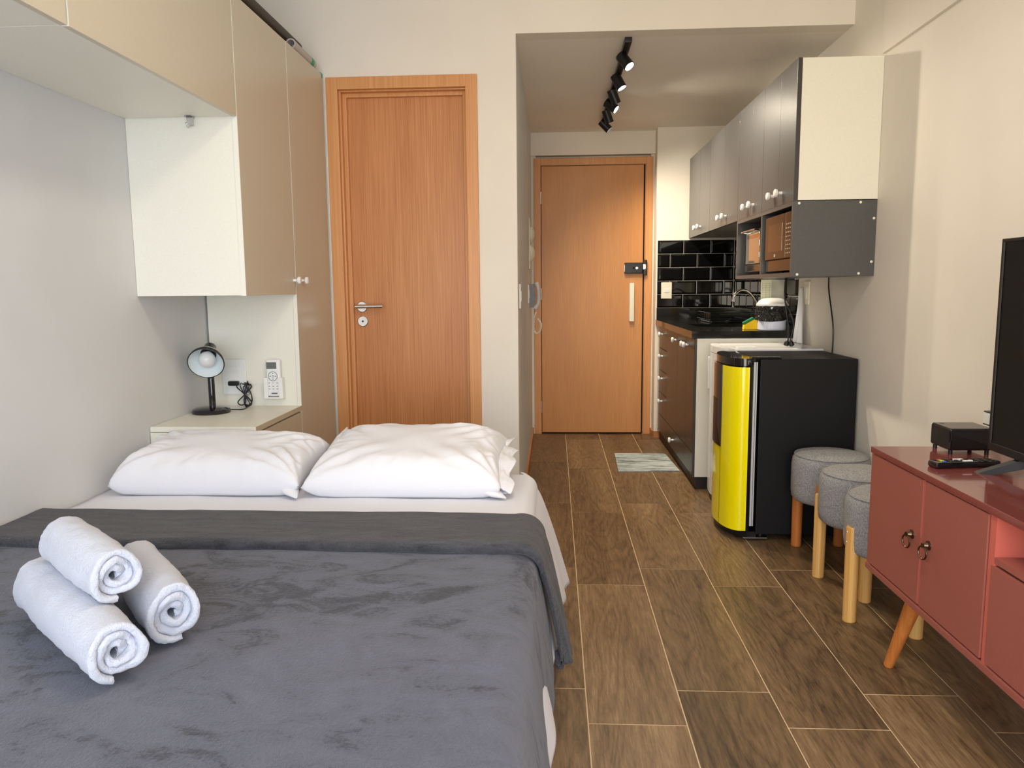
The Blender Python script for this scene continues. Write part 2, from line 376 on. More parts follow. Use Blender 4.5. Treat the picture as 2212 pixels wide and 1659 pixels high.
# ------------------------------------------------------------------ doors
d1 = bpy.data.objects.new('door_1', None); COL.objects.link(d1); d1.location = (-0.72, YB, 0); struct(d1)
bm = NB(); fy0, fy1 = YB-0.016, YB+0.03
def archi(bm, xa, xb, zt, w, y0, y1, bev=0.003):
    box(bm, xa, xa+w, y0, y1, 0, zt, bev); box(bm, xb-w, xb, y0, y1, 0, zt, bev); box(bm, xa+w-0.001, xb-w+0.001, y0, y1, zt-w, zt, bev)
archi(bm, -1.078, -0.358, 2.166, 0.056, fy0, fy1)
P('door_frame', bm, 'frame_w', d1)
bm = NB(); archi(bm, -1.03, -0.40, 2.12, 0.016, YB+0.012, YB+0.085); archi(bm, -1.016, -0.414, 2.106, 0.02, YB+0.045, YB+0.10)
P('door_stop', bm, 'frame_w', d1)
B1('door_leaf', 'door_a', d1, -1.004, -0.424, YB+0.066, YB+0.10, 0.008, 2.092, bev=0.002)
ly = YB+0.066
h = P('door_handle', cyl(cyl(NB(), (-0.955, ly, 1.086), (-0.955, ly-0.045, 1.086), 0.009), (-0.982, ly-0.045, 1.086), (-0.845, ly-0.045, 1.087), 0.0095), 'chrome', d1)
P('rose', lathe(NB(), (-0.957, ly, 1.084), (0, -1, 0), [(0, .027), (.006, .027), (.009, .024)]), 'steel', d1)
e_ = P('escutcheon', lathe(NB(), (-0.955, ly, 1.012), (0, -1, 0), [(0, .027), (.006, .027), (.009, .024)]), 'steel', d1)
P('keyhole', lathe(NB(), (-0.955, ly-.0092, 1.012), (0, -1, 0), [(0, .005), (.0006, .005)]), 'black', e_)
d2 = bpy.data.objects.new('door_2', None); COL.objects.link(d2); d2.location = (0.3, YD, 0); struct(d2)
bm = NB(); archi(bm, -0.155, 0.762, 2.157, 0.052, YD-0.012, YD+0.04); P('door_frame', bm, 'frame_w', d2)
bm = NB(); archi(bm, -0.108, 0.712, 2.11, 0.008, YD-0.002, YD+0.03, 0.001); P('door_rebate', bm, 'frame_w', d2)
B1('door_leaf', 'door_b', d2, -0.096, 0.692, YD-0.004, YD+0.03, 0.012, 2.098, bev=0.002)
B1('door_shadow_gap', 'black_matte', d2, -0.104, 0.708, YD+0.022, YD+0.034, 0.0, 2.106)
for z in (1.86, 1.12, 0.22):
    P('hinge', cyl(NB(), (-0.101, YD-0.008, z-0.045), (-0.101, YD-0.008, z+0.045), 0.006), 'steel', d2)
lk = P('door_lock', box(NB(), 0.548, 0.69, YD-0.034, YD-0.004, 1.272, 1.356, 0.006), 'black', d2, 'black surface-mounted door lock')
P('lock_cylinder', lathe(NB(), (0.643, YD-0.034, 1.314), (0, -1, 0), [(0, .011), (.004, .011), (.005, .009)]), 'chrome', lk)
P('lock_thumb_slide', lathe(NB(), (0.618, YD-0.034, 1.314), (0, -1, 0), [(0, .009), (.003, .009)]), 'black_matte', lk)
B1('lock_cap', 'steel', lk, 0.546, 0.552, YD-0.036, YD-0.008, 1.287, 1.340, bev=0.002)
B1('strike_box', 'black', lk, 0.694, 0.722, YD-0.04, YD-0.008, 1.258, 1.376, bev=0.004)
B1('latch_bolt', 'chrome', lk, 0.69, 0.714, YD-0.043, YD-0.030, 1.302, 1.345, bev=0.003)
B1('pull_handle', 'cream_plastic', d2, 0.588, 0.626, YD-0.035, YD-0.004, 0.900, 1.200, bev=0.004, label='cream vertical door pull bar')

# ------------------------------------------------------------------ left side: wardrobe units
KN = [(0, .006), (.012, .0055), (.016, .009), (.02, .015), (.027, .016), (.031, .012), (.032, .001)]
def knob(parent, p, d, s=1.0, m='knob'):
    return P('knob', lathe(NB(), p, d, [(a*s, b*s) for a, b in KN], 18), m, parent)
XF = -1.09
def carcass(bm, x0, x1, y0, y1, z0, z1, t=0.018):
    box(bm, x0, x1, y0, y0+t, z0, z1); box(bm, x0, x1, y1-t, y1, z0, z1)
    box(bm, x0, x1, y0+t, y1-t, z0, z0+t); box(bm, x0, x1, y0+t, y1-t, z1-t, z1); box(bm, x0, x0+t, y0+t, y1-t, z0+t, z1-t)
for (y0, y1, lab) in ((0.62, 1.740, 'white bridging cabinet over the foot of the bed, taupe door, nearest the camera'),
                      (1.744, 2.659, 'white bridging cabinet above the pillows with a taupe door, joined to the tall wardrobe')):
    t = thing('overhead_cabinet', lab, 'cabinet', (XF-.2, (y0+y1)/2, 1.768), 'overhead cabinets on the left wall')
    bm = NB(); carcass(bm, XL+0.001, XF-0.018, y0, y1, 1.768, 2.176); P('cabinet_body', bm, 'white_lam', t)
    B1('door', 'beige_lam', t, XF-0.017, XF, y0+0.002, y1-0.0015, 1.766, 2.178, bev=0.0012)
    B1('door_edge', 'white_lam', t, XF-0.017, XF+0.0002, y0-0.0005, y0+0.002, 1.766, 2.178)
t = thing('wall_cabinet', 'white hanging cabinet with taupe door above the bedside table, cream side panel facing the bed', 'cabinet', (XF-.2, 2.92, 1.154))
bm = NB(); carcass(bm, XL+0.001, XF-0.018, 2.664, 3.186, 1.154, 2.176); P('cabinet_body', bm, 'white_lam', t)
dr = B1('door', 'beige_lam', t, XF-0.017, XF, 2.664, 3.190, 1.152, 2.178, bev=0.0012)
B1('door_edge', 'white_lam', t, XF-0.017, XF+0.0002, 2.6605, 2.664, 1.152, 2.178)
knob(dr, (XF, 3.165, 1.211), (1, 0, 0))
t = thing('wardrobe', 'tall taupe-fronted wardrobe beside the bathroom door, white side panel', 'wardrobe', (XF-.2, 3.45, 0))
bm = NB(); carcass(bm, XL+0.008, XF-0.018, 3.195, YB-0.004, 0.0, 2.176); P('cabinet_body', bm, 'white_lam', t)
dr = B1('door', 'beige_lam', t, XF-0.017, XF, 3.1965, YB-0.012, 0.03, 2.178, bev=0.0012)
B1('door_edge', 'white_lam', t, XF-0.017, XF+0.0002, 3.1935, 3.1965, 0.03, 2.178)
B1('edge_strip', 'white_lam', t, XF-0.016, XF+0.001, YB-0.011, YB-0.004, 0.0, 2.17)
knob(dr, (XF, 3.262, 1.211), (1, 0, 0))
t = thing('nightstand', 'white bedside cabinet with taupe drawer fronts, built in below the hanging cabinet', 'bedside table', (XF-.2, 2.94, 0))
bm = NB(); box(bm, XL+0.002, XF, 2.684, 3.193, 0.655, 0.675, 0.001); P('top', bm, 'white_lam', t)
bm = NB(); carcass(bm, XL+0.002, XF-0.018, 2.684, 3.193, 0.02, 0.653); P('cabinet_body', bm, 'white_lam', t)
B1('front_edge', 'beige_lam', t, XF-0.0005, XF+0.0015, 2.684, 3.193, 0.655, 0.675)
for z0, z1 in ((0.445, 0.648), (0.235, 0.44), (0.03, 0.23)): B1('drawer', 'beige_lam', t, XF-0.017, XF, 2.686, 3.191, z0, z1, bev=0.001)
o = P('cabinet_hook', box(box(NB(), -1.262, -1.238, 2.63, 2.66, 1.762, 1.768, 0.002), -1.262, -1.238, 2.645, 2.652, 1.735, 1.765, 0.003), 'glass')
tube_b = tube(NB(), [(-1.25, 2.645, 1.74), (-1.25, 2.632, 1.728), (-1.25, 2.618, 1.74)], 0.004); P('hook_tip', tube_b, 'glass', o)
tag(o, 'small clear plastic hook stuck under the overhead cabinet', 'hook')
# things on the wardrobe
bm = NB(); box(bm, -1.40, -1.13, 1.95, 3.55, 2.225, 2.275, 0.02, 4)
board = tag(P('folded_board', bm, mat('dark_brown_board', hexc(62, 52, 45), 0.55)), 'long dark brown board lying on top of the wardrobe', 'board')
def roll(p0, p1, r, m, label):
    p0, p1 = Vector(p0), Vector(p1); d = p1-p0; ln = d.length
    bm = NB(); lathe(bm, p0, d, [(0.06, r*.75), (0, r*.78), (0, r), (ln, r), (ln, r*.4)], 22, caps=True)
    o = P('tube_roll', bm, m); return tag(o, label, 'tube', 'tubes on top of the wardrobe')
r1 = roll((-1.104, 3.30, 2.200), (-1.108, 3.60, 2.199), 0.021, mat('pale_tube', hexc(190, 184, 178), 0.5), 'pale tube with a dark open end and green tape on the wardrobe top')
P('tape_band', lathe(NB(), (-1.1076, 3.53, 2.199), (0, 1, 0), [(0, .0216), (0.04, .0216)], 22), 'green_tape', r1)
roll((-1.155, 3.40, 2.197), (-1.150, 3.70, 2.195), 0.017, mat('grey_tube', hexc(150, 145, 140), 0.5), 'grey-brown tube at the corner of the wardrobe top, behind the pale tube')
bm = NB(); box(bm, XF-0.03, XF+0.0005, 3.66, 3.695, 2.176, 2.181, 0.001); box(bm, XF-0.0005, XF+0.001, 3.672, 3.692, 2.16, 2.181)
tag(P('tape_scrap', bm, 'green_tape'), 'scrap of green tape on the wardrobe corner by the bathroom door frame', 'tape')

# back panel plates, remote, lamp ------------------------------------------------
YP = 3.195
ol = P('wall_outlet', box(NB(), -1.43, -1.325, YP-0.009, YP-0.001, 0.725, 0.878, 0.003), 'white_plastic')
tag(ol, 'white outlet plate on the panel behind the desk lamp', 'outlet')
B1('switch_module', 'white_plastic', ol, -1.407, -1.357, YP-0.012, YP-0.008, 0.822, 0.85, bev=0.001)
B1('socket_module', 'white_plastic', ol, -1.403, -1.357, YP-0.012, YP-0.008, 0.762, 0.79, bev=0.001)
t = thing('remote_holder', 'white plastic wall holder on the panel beside the outlet', 'holder', (-1.205, YP, 0.75))
bm = NB(); box(bm, -1.238, -1.163, YP-0.006, YP-0.001, 0.712, 0.80, 0.002)
box(bm, -1.240, -1.232, YP-0.032, YP-0.001, 0.712, 0.80, 0.003); box(bm, -1.166, -1.158, YP-0.032, YP-0.001, 0.712, 0.80, 0.003); box(bm, -1.240, -1.158, YP-0.032, YP-0.001, 0.708, 0.716, 0.003)
box(bm, -1.240, -1.222, YP-0.034, YP-0.030, 0.712, 0.80, 0.002); box(bm, -1.176, -1.158, YP-0.034, YP-0.030, 0.712, 0.80, 0.002)
P('cradle', bm, 'white_plastic', t)
t = thing('air_conditioner_remote', 'white remote control with a grey display resting in its wall holder', 'remote control', (-1.2, YP, 0.718))
bm = NB(); box(bm, -1.231, -1.168, YP-0.028, YP-0.008, 0.718, 0.878, 0.009, 4); P('body', bm, 'white_plastic', t)
B1('display', 'lcd', t, -1.226, -1.183, YP-0.0292, YP-0.026, 0.838, 0.866)
bm = NB(); torus(bm, (-1.2, YP-0.0285, 0.806), (0, -1, 0), 0.0195, 0.0012); torus(bm, (-1.2, YP-0.0285, 0.806), (0, -1, 0), 0.004, 0.0009)
P('round_pad', bm, 'grey_pl', t)
bm = NB()
for x_, z_ in ((-1.2, .818), (-1.2, .794), (-1.212, .806), (-1.188, .806)): box(bm, x_-.002, x_+.002, YP-.0292, YP-.027, z_-.002, z_+.002)
for z_ in (.777, .763, .751):
    for x_ in (-1.217, -1.2, -1.183): box(bm, x_-.003, x_+.003, YP-.0292, YP-.027, z_-.0012, z_+.0012)
P('buttons', bm, 'grey_pl', t)
B1('wordmark', 'ink_dark', t, -1.207, -1.183, YP-.0352, YP-.027, .7315, .7345)

t = thing('desk_lamp', 'black gooseneck desk lamp with bare white bulb on the bedside table', 'lamp', (-1.404, 3.01, 0.675))
lx, lyy = -1.404, 3.01
P('base', lathe(NB(), (lx, lyy, 0.675), (0, 0, 1), [(0, .076), (.008, .077), (.016, .072), (.022, .060), (.025, .03), (.026, .001)], 36), 'black_gloss', t)
P('neck', tube(NB(), [(lx+.006, lyy, .70), (lx+.006, lyy, .76), (lx+.003, lyy+.006, .82), (lx-.002, lyy+.018, .87), (lx-.001, lyy+.020, .905)], 0.0132, 14), 'black_gloss', t)
ax = Vector((0.20, -0.82, -0.46)).normalized(); hc = Vector((-1.400, 3.005, 0.917))
sh = NB(); prof = [(0.0, .031), (.008, .038), (.025, .053), (.05, .0655), (.068, .069)]
lathe(sh, hc, ax, prof, 40, caps=False)
so = P('shade', sh, 'black_gloss', t, solid=0.002)
P('shade_lining', lathe(NB(), hc+ax*0.0015, ax, [(a, b-.0022) for a, b in prof], 40, caps=False), 'lamp_in', so, 'white inside of the shade')
P('shade_rim', torus(NB(), hc+ax*.068, ax, .069, .0018, 40, 6), 'black_gloss', so)
P('socket_cap', lathe(NB(), hc-ax*.052, ax, [(0, .018), (.006, .025), (.03, .028), (.056, .031)], 28), 'black_gloss', t)
P('bulb', ball(cyl(NB(), hc, hc+ax*.03, .016), hc+ax*.042, .033), 'bulb', t)
cz = .6785
P('cord', tube(NB(), [(lx+.07, lyy+.03, .683), (lx+.10, lyy+.06, cz), (-1.30, 3.11, cz), (-1.29, 3.15, .70), (-1.302, 3.17, .735), (-1.318, 3.172, .76), (-1.312, 3.17, .785)], 0.0026, 8), 'black', t)
bm = NB(); c0 = Vector((-1.325, 3.172, .728))
for (a, b, c, d) in ((-.035, .045, .03, -.045), (-.02, .05, .03, -.05), (.01, .05, .02, -.052), (.028, .043, -.03, -.045)):
    tube(bm, [c0+Vector((a*.8, 0, b)), c0+Vector((a, -.004, b*.7)), c0+Vector((0, -.008, 0)), c0+Vector((c, -.012, d*.7)), c0+Vector((c*.5, -.016, d)), c0+Vector((-c*.1, -.012, d*.75)), c0+Vector((.002, -.01, 0)), c0+Vector((-a*.5+.01, -.004, b*.8)), c0+Vector((a*.6+.01, -.002, b))], .0024, 8)
torus(bm, c0+Vector((.014, -.008, .004)), (0, 1, .2), .007, .0011, 16, 6)
P('cord_bundle', bm, 'black', t)
P('plug', box(NB(), -1.398, -1.352, YP-.034, YP-.012, .765, .785, .006, 3), 'black', t)

# ------------------------------------------------------------------ bed
YH, YF, XBE, ZB = 2.672, 0.79, -0.06, 0.512
t = thing('bed', 'double bed pushed into the left corner under the overhead cabinets', 'bed', (-0.77, 1.73, 0))
P('bed_base', box(NB(), XL+0.004, XBE-0.012, YF, YH-0.01, 0.10, 0.30, 0.01), mat('white_base_fabric', hexc(225, 225, 228), 0.8), t)
P('mattress', box(NB(), XL+0.004, XBE-0.004, YF, YH-0.012, 0.301, ZB-0.006, 0.03, 3), 'sheet', t)
for x_ in (XL+.08, XBE-.09):
    for y_ in (YF+.08, YH-.1): P('bed_foot', cyl(NB(), (x_, y_, 0), (x_, y_, .10), .025, .03), 'black', t)
def hem(y):
    g = max(0.0, min(1.0, (y-1.75)/0.85))
    bulge = math.exp(-((y-2.5)/0.28)**2)
    hx = -0.004 + 0.052*g**1.3*1.0 ; hz = 0.13 + (0.12*(1-g) if y > 1.4 else 0.12)
    return hx, hz
def side_profile(y, u, zt, xe, hx, hz, r=0.045):
    """u in 0..1 along the right side of the bed: round over the edge, then hang to the hem"""
    if u < 0.35:
        a = u/0.35*PI/2; return xe-r+math.sin(a)*r, zt-r+math.cos(a)*r
    s = (u-0.35)/0.65; z0 = zt-r; x0 = xe
    return x0+(hx-x0)*(s**0.8), z0+(hz-z0)*s
def sheet_fn(i, j):
    y = YF+0.01+(YH-YF-0.01)*j
    w = fbm((i*6, y*5, 3.1))*0.0035 + fbm((i*22, y*9, 1.7))*0.0015
    if i < 0.62:
        x = XL+0.003+(XBE-0.048-XL)*(i/0.62); z = ZB+w
        e = (YH-y)
        if e < 0.035: z -= (0.035-e)**2*14
        return (x, y, z)
    hx, hz = hem(y)
    if y > YH-0.06: hz -= 0.01
    xx, z = side_profile(y, (i-0.62)/0.38, ZB+w, XBE, hx, hz)
    s = max(0, (i-0.75)/0.25)
    xx += math.sin(y*17+math.sin(y*5)*2)*0.006*s
    hd = max(0, (y-(YH-0.05))/0.05)
    return (xx-hd*0.02, y - hd*hd*0.0, z)
bm = NB(); V = grid(bm, sheet_fn, 110, 130)
# head end of the sheet, tucked down
top = [V[i][-1].co.copy() for i in range(len(V))]
ring = [V[i][-1] for i in range(len(V))]
low = [bm.verts.new((c.x-0.004, YH+0.004, min(c.z-0.05, 0.33) if c.z > 0.34 else c.z-0.004)) for c in top]
for i in range(len(ring)-1): bm.faces.new((ring[i], ring[i+1], low[i+1], low[i]))
tag(P('bed_sheet', bm, 'sheet', solid=0.002, ang=80), 'white bed sheet hanging over the right side of the bed', 'sheet')
# blanket
bt = thing('blanket', 'grey plush blanket spread over the bed with its top edge folded back', 'blanket', (-0.77, 1.4, 0.51))
YB0, YB1, YT1 = 0.80, 1.83, 2.065
def bl_noise(x, y):
    v = fbm((x*2.6, y*2.6, 0.4), 3)*0.004 + fbm((x*9, y*12, 2.4), 3)*0.0010
    v += max(0, fbm((x*4+3, y*7, 5.5), 2))**2*0.003
    return v
def bl_fn(i, j):
    y = YB0+(YB1-YB0)*j
    zt = ZB+0.012
    if i < 0.7:
        x = XL+0.004+(XBE-0.035-XL)*(i/0.7); return (x, y, zt+bl_noise(x, y))
    u = (i-0.7)/0.3; hz = 0.235
    if y < 1.14: hz += (1.14-y)*0.8
    x, z = side_profile(y, u, zt+bl_noise(-.1, y), XBE+0.016, XBE+0.052, hz, 0.055)
    x += math.sin(y*11+1)*0.008*max(0, u-0.3) + fbm((y*6, z*6, 7))*0.006*u
    return (x, y, z)
bm = NB(); grid(bm, bl_fn, 170, 150)
P('spread', bm, 'blanket', bt, solid=0.008, ang=80)
def band_fn(i, j):
    # j: 0 rolled front edge ... 1 back edge
    if j < 0.12:
        a = j/0.12*PI; y = 1.803-math.sin(a)*0.012; dz = 0.016-math.cos(a)*0.010
    else:
        s = (j-0.12)/0.88; y = 1.803+(YT1-1.803)*s; dz = 0.026-0.008*s
    zt = ZB+0.012+dz
    wob = 0.010*fbm((i*5, 1.3, 2.0)); yy = y+wob
    if i < 0.7:
        x = XL+0.006+(XBE-0.045-XL)*(i/0.7)
        return (x, yy+0.0*(1-i), zt+fbm((x*4, y*7, 8.1), 3)*0.004)
    u = (i-0.7)/0.3
    x, z = side_profile(y, u, zt, XBE+0.03, 0.022, 0.245, 0.06)
    k = max(0, (u-0.3)/0.7)
    # the hanging corner narrows to a twisted tip
    yc = 1.90; y2 = yy*(1-k*0.0)+0
    y2 = yc+(yy-yc)*(1-0.80*k**1.15) - 0.05*k
    x += math.sin((y-1.8)*34)*0.007*k + (0.012 if j > 0.12 else 0)*k
    return (x, y2, z-0.02*k*k)
bm = NB(); grid(bm, band_fn, 150, 44)
P('folded_band', bm, 'blanket2', bt, solid=0.012, ang=80)
bm = NB(); ball(bm, (0.010, 1.845, 0.232), 0.016, (0.9, 1, 1.3)); ball(bm, (0.014, 1.85, 0.212), 0.012, (0.9, 1, 1.2))
for v in bm.verts: v.co += Vector((fbm(v.co*60), fbm(v.co*60+Vector((5, 0, 0))), 0))*0.003
P('twisted_tip', bm, 'blanket2', bt, ang=80)

def pillow(name, x0, x1, y0, y1, label, seed, flange=False, zb=0.516, zr=0.075, th=0.095):
    t = bm = NB(); nu, nv = 90, 60
    cx, cy = (x0+x1)/2, (y0+y1)/2; wx, wy = (x1-x0)/2, (y1-y0)/2
    def pos(u, v, side):
        # u,v in -1..1
        e = max(0.0, (1-abs(u)**(8.0 if u < 0 and not flange else 4.5)))**0.45*max(0.0, (1-abs(v)**4.5))**0.5
        pinch = 1-0.055*(1-u*u)*abs(v)**6
        px_ = cx+wx*u*(1-0.05*(1-v*v)*abs(u)**6); py_ = cy+wy*v*pinch
        s = (v+1)/2; mid = zb+0.035+zr*s**1.2
        h = th*e
        n1 = fbm((u*1.5+seed, v*1.2, seed), 2)*0.010*e
        ed = max(abs(u), abs(v)); n2 = math.sin((math.atan2(v, u))*19+seed*3+fbm((u*3, v*3, seed))*5)*0.0035*max(0, ed-0.45)*1.8*(e**0.4 if e > 0 else 0)
        n3 = 0.0
        for (cu, cv) in ((-1.05, -1.05), (1.05, -1.05), (1.05, 1.05), (-1.05, 1.05)):
            du, dv = u-cu, (v-cv)*0.75; dd_ = math.hypot(du, dv); an = math.atan2(dv, du)
            n3 += math.sin(an*(17+cu*3+cv*2)+seed*5+dd_*1.5+2.2*fbm((u*1.3+seed, v*1.3, cu), 2))*0.0062*math.exp(-((dd_-0.45)/0.42)**2)*e**0.5
        if side > 0: z = mid+h+n1+n2+n3
        else: z = max(zb, mid-h*0.8)
        z = max(z, zb)
        return (px_, py_, z)
    for side in (1, -1):
        grid(bm, lambda i, j: pos(i*2-1, j*2-1, side), nu, nv)
    bmesh.ops.remove_doubles(bm, verts=bm.verts, dist=0.0006)
    o = P(name, bm, 'pillow', ang=80)
    tag(o, label, 'pillow', 'pillows at the head of the bed')
    return o
pl = pillow('pillow', XL+0.05, -0.812, 2.315, 2.68, 'white pillow on the left, against the left wall beside the bedside table', 1.3, zr=0.055, th=0.088)
pr = pillow('pillow', -0.80, -0.165, 2.30, 2.745, 'white pillow on the right, in front of the bathroom door', 4.7, flange=True, zr=0.06, th=0.094)
# open hem of the right pillowcase (flange)
def fl(i, j):
    y = 2.315+(2.72-2.315)*j; s = j
    ruff = math.sin(j*17)*0.006+fbm((j*6, i*2, 3))*0.01
    zc = 0.535+0.05*s+0.035*math.sin(j*PI)
    return (-0.185+0.05*i+ruff*i, y+0.01*math.sin(i*5), zc+ruff*0.6+0.012*(1-i))
bm = NB(); grid(bm, fl, 12, 60); P('pillowcase_hem', bm, 'pillow', pr, solid=0.003, ang=80)
def fl2(i, j):
    y = 2.34+(2.68-2.34)*j; ruff = math.sin(j*23+1)*0.006
    return (-0.19+0.035*i+ruff*i, y, 0.525+0.045*j+0.01*math.sin(j*9)*i)
bm = NB(); grid(bm, fl2, 10, 50); P('pillowcase_inner_hem', bm, 'pillow', pr, solid=0.003, ang=80)
# pointed corners
for (c, tip, par) in (((-0.85, 2.34, 0.535), (-0.81, 2.285, 0.522), pl), ((-0.77, 2.66, 0.625), (-0.765, 2.735, 0.665), pr), ((-0.20, 2.33, 0.535), (-0.150, 2.295, 0.523), pr), ((-0.2, 2.69, 0.60), (-0.145, 2.745, 0.625), pr)):
    c = Vector(c); tip = Vector(tip); d = tip-c
    bm = NB(); lathe(bm, c-d*0.6, d, [(0, .035), (d.length*.9, .024), (d.length*1.6, .003)], 16, sx=1.0, sy=0.5)
    for v in bm.verts: v.co.z = max(v.co.z, 0.517)
    P('corner', bm, 'pillow', par, ang=80)

# rolled towels
def towel(label, near, far, r, seed, squash=1.0, turns=3.0, flare=0.0, bend=0.0):
    near, far = Vector(near), Vector(far); d = (far-near); ln = d.length; d.normalize()
    u = d.cross(Vector((0, 0, 1))).normalized(); w = u.cross(d).normalized()
    if w.z < 0: w = -w
    bm = NB()
    def pt(s, rr, a, i):
        wob = 1+0.06*math.sin(a*2+seed)*i+0.035*math.sin(a*3+seed*2)
        c = near+d*(s*ln)+u*(bend*math.sin(s*PI))
        rad = rr*wob*(1+0.03*math.sin(s*7+seed)+flare*s)
        q = c+u*(math.cos(a)*rad)+w*(math.sin(a)*rad*squash)
        n_ = Vector((fbm(q*26), fbm(q*26+Vector((9, 0, 0))), fbm(q*26+Vector((0, 9, 0)))))*0.0028
        return q+n_+Vector((fbm(q*150, 1), fbm(q*150+Vector((9, 0, 0)), 1), fbm(q*150+Vector((0, 9, 0)), 1)))*0.0012
    pitch = r*0.88/turns; g = pitch*0.44
    def ribbon(i, j):
        a = i*turns*2*PI+seed; rr = r*0.12+(r*0.88-g)*i
        k = j*4; rec = 0.016*(1-i)**1.5+0.005*math.sin(a*1.7+seed); bul = 0.0
        if k <= 1: s0, off = k, g
        elif k <= 2: s0, off = 1, g*math.cos((k-1)*PI); bul = math.sin((k-1)*PI)*0.006/ln
        elif k <= 3: s0, off = 3-k, -g
        else: s0, off = 0, -g*math.cos((k-3)*PI); bul = -math.sin((k-3)*PI)*0.006/ln
        s1 = s0*(1-2*rec/ln)+rec/ln+bul
        return pt(s1, rr+off, a, i)
    grid(bm, ribbon, 170, 96)
    bmesh.ops.remove_doubles(bm, verts=bm.verts, dist=0.0002)
    return tag(P('rolled_towel', bm, 'towel', ang=85), label, 'towel', 'rolled towels on the blanket')
zt_ = ZB+0.022
towel('rolled white towel at the lower left of the pile, nearest the camera', (-0.710, 1.140, zt_+.055), (-1.02, 1.41, zt_+.062), 0.057, 4.45, 0.92, flare=0.13)
towel('rolled white towel at the right of the pile, behind the lower left one', (-0.685, 1.277, zt_+.061), (-0.887, 1.515, zt_+.061), 0.058, 4.9, 1.0)
towel('rolled white towel lying on top of the other two', (-0.757, 1.228, zt_+.150), (-0.957, 1.392, zt_+.160), 0.054, 4.65, 0.9)

# ------------------------------------------------------------------ corridor fittings
t = thing('track_light', 'black ceiling track with six tilted spotlights in the kitchen corridor', 'track light', (0.355, 4.7, ZC))
B1('rail', 'black', t, 0.338, 0.372, 3.80, 5.70, ZC-0.024, ZC, bev=0.002)
for k in range(1, 6): B1('adapter_box', 'black_matte', t, 0.345, 0.365, 3.8+k*.36-.05, 3.8+k*.36+.05, ZC-.027, ZC-.023, bev=.001)
heads = [((3.98), (0.50, -0.42, -0.76)), (4.36, (0.45, -0.20, -0.87)), (4.68, (0.40, 0.25, -0.88)), (4.93, (0.74, -0.30, -0.60)), (5.20, (0.34, 0.25, -0.91)), (5.50, (0.70, -0.02, -0.71))]
for y_, dd in heads:
    dd = Vector(dd).normalized(); piv = Vector((0.352, y_, ZC-0.055)); a0 = piv-dd*0.035
    hd = P('spot_head', lathe(NB(), a0, dd, [(0, .022), (.002, .0275), (.085, .0275), (.085, .0245), (.078, .0245)], 28), 'black', t)
    P('stem', cyl(NB(), (0.352, y_, ZC-.024), (0.352, y_, ZC-.06), .007), 'black', hd)
    P('lens', lathe(NB(), a0+dd*.0785, dd, [(0, .0243), (.001, .0243)], 28), 'lens', hd, 'lit white lens')
    light('spot_bulb', 'SPOT', a0+dd*.087, 34, (1.0, 0.87, 0.68), parent=hd, target=dd, spot_size=math.radians(112), spot_blend=0.9, shadow_soft_size=0.02)
XC = -0.175
o = P('breaker_cover', box(NB(), XC, XC+0.008, 5.42, 5.68, 1.30, 1.655, .003), 'cream_plastic')
tag(o, 'cream wall chime plate with two domes, high on the corridor wall by the entry door', 'wall box')
for z in (1.55, 1.415): P('dome', ball(NB(), (XC+0.004, 5.55, z), .068, (.52, 1, .92)), 'cream_plastic', o)
o = tag(P('light_switch', box(NB(), XC, XC+.008, 3.85, 3.925, 1.066, 1.19, .002), 'white_plastic'), 'white switch plate on the corridor wall nearest the bathroom door', 'switch')
B1('rocker', 'cream_plastic', o, XC+.007, XC+.011, 3.873, 3.9, 1.10, 1.155, bev=.001)
o = tag(P('light_switch', box(NB(), XC, XC+.008, 5.14, 5.22, 1.066, 1.19, .002), 'white_plastic'), 'white switch plate on the corridor wall beside the intercom', 'switch')
B1('rocker', 'cream_plastic', o, XC+.007, XC+.011, 5.165, 5.19, 1.10, 1.155, bev=.001)
t = thing('intercom', 'grey-white intercom handset with coiled cord on the corridor wall', 'intercom', (XC, 5.5, 1.1))
bm = NB(); prism(bm, [(XC, 1.195), (XC+.03, 1.195), (XC+.045, 1.10), (XC+.03, 1.03), (XC, 1.03)], 'y', 5.43, 5.53)
# prism expects (x,z) order around y
P('wall_base', bm, 'grey_pl', t)
bm = NB(); tube(bm, [(XC+.045, 5.48, 1.205), (XC+.058, 5.48, 1.17), (XC+.064, 5.48, 1.10), (XC+.058, 5.48, 1.05), (XC+.038, 5.48, 1.02)], lambda s: 0.018-0.006*math.sin(s*PI), 12)
P('handset', bm, mat('handset_grey', hexc(205, 205, 208), 0.35), t)
bm = NB(); cpath = smooth_path([(XC+.045, 5.48, .995), (XC+.035, 5.48, .95), (XC+.03, 5.48, .88), (XC+.045, 5.48, .845), (XC+.075, 5.48, .86), (XC+.082, 5.48, .91), (XC+.06, 5.48, .95)], 40)
pts = []
for i, p_ in enumerate(cpath): a = i*0.9; pts.append(p_+Vector((math.cos(a)*.006, math.sin(a)*.006, 0)))
tube(bm, pts, .0022, 6, 0); P('coiled_cord', bm, 'white_plastic', t)

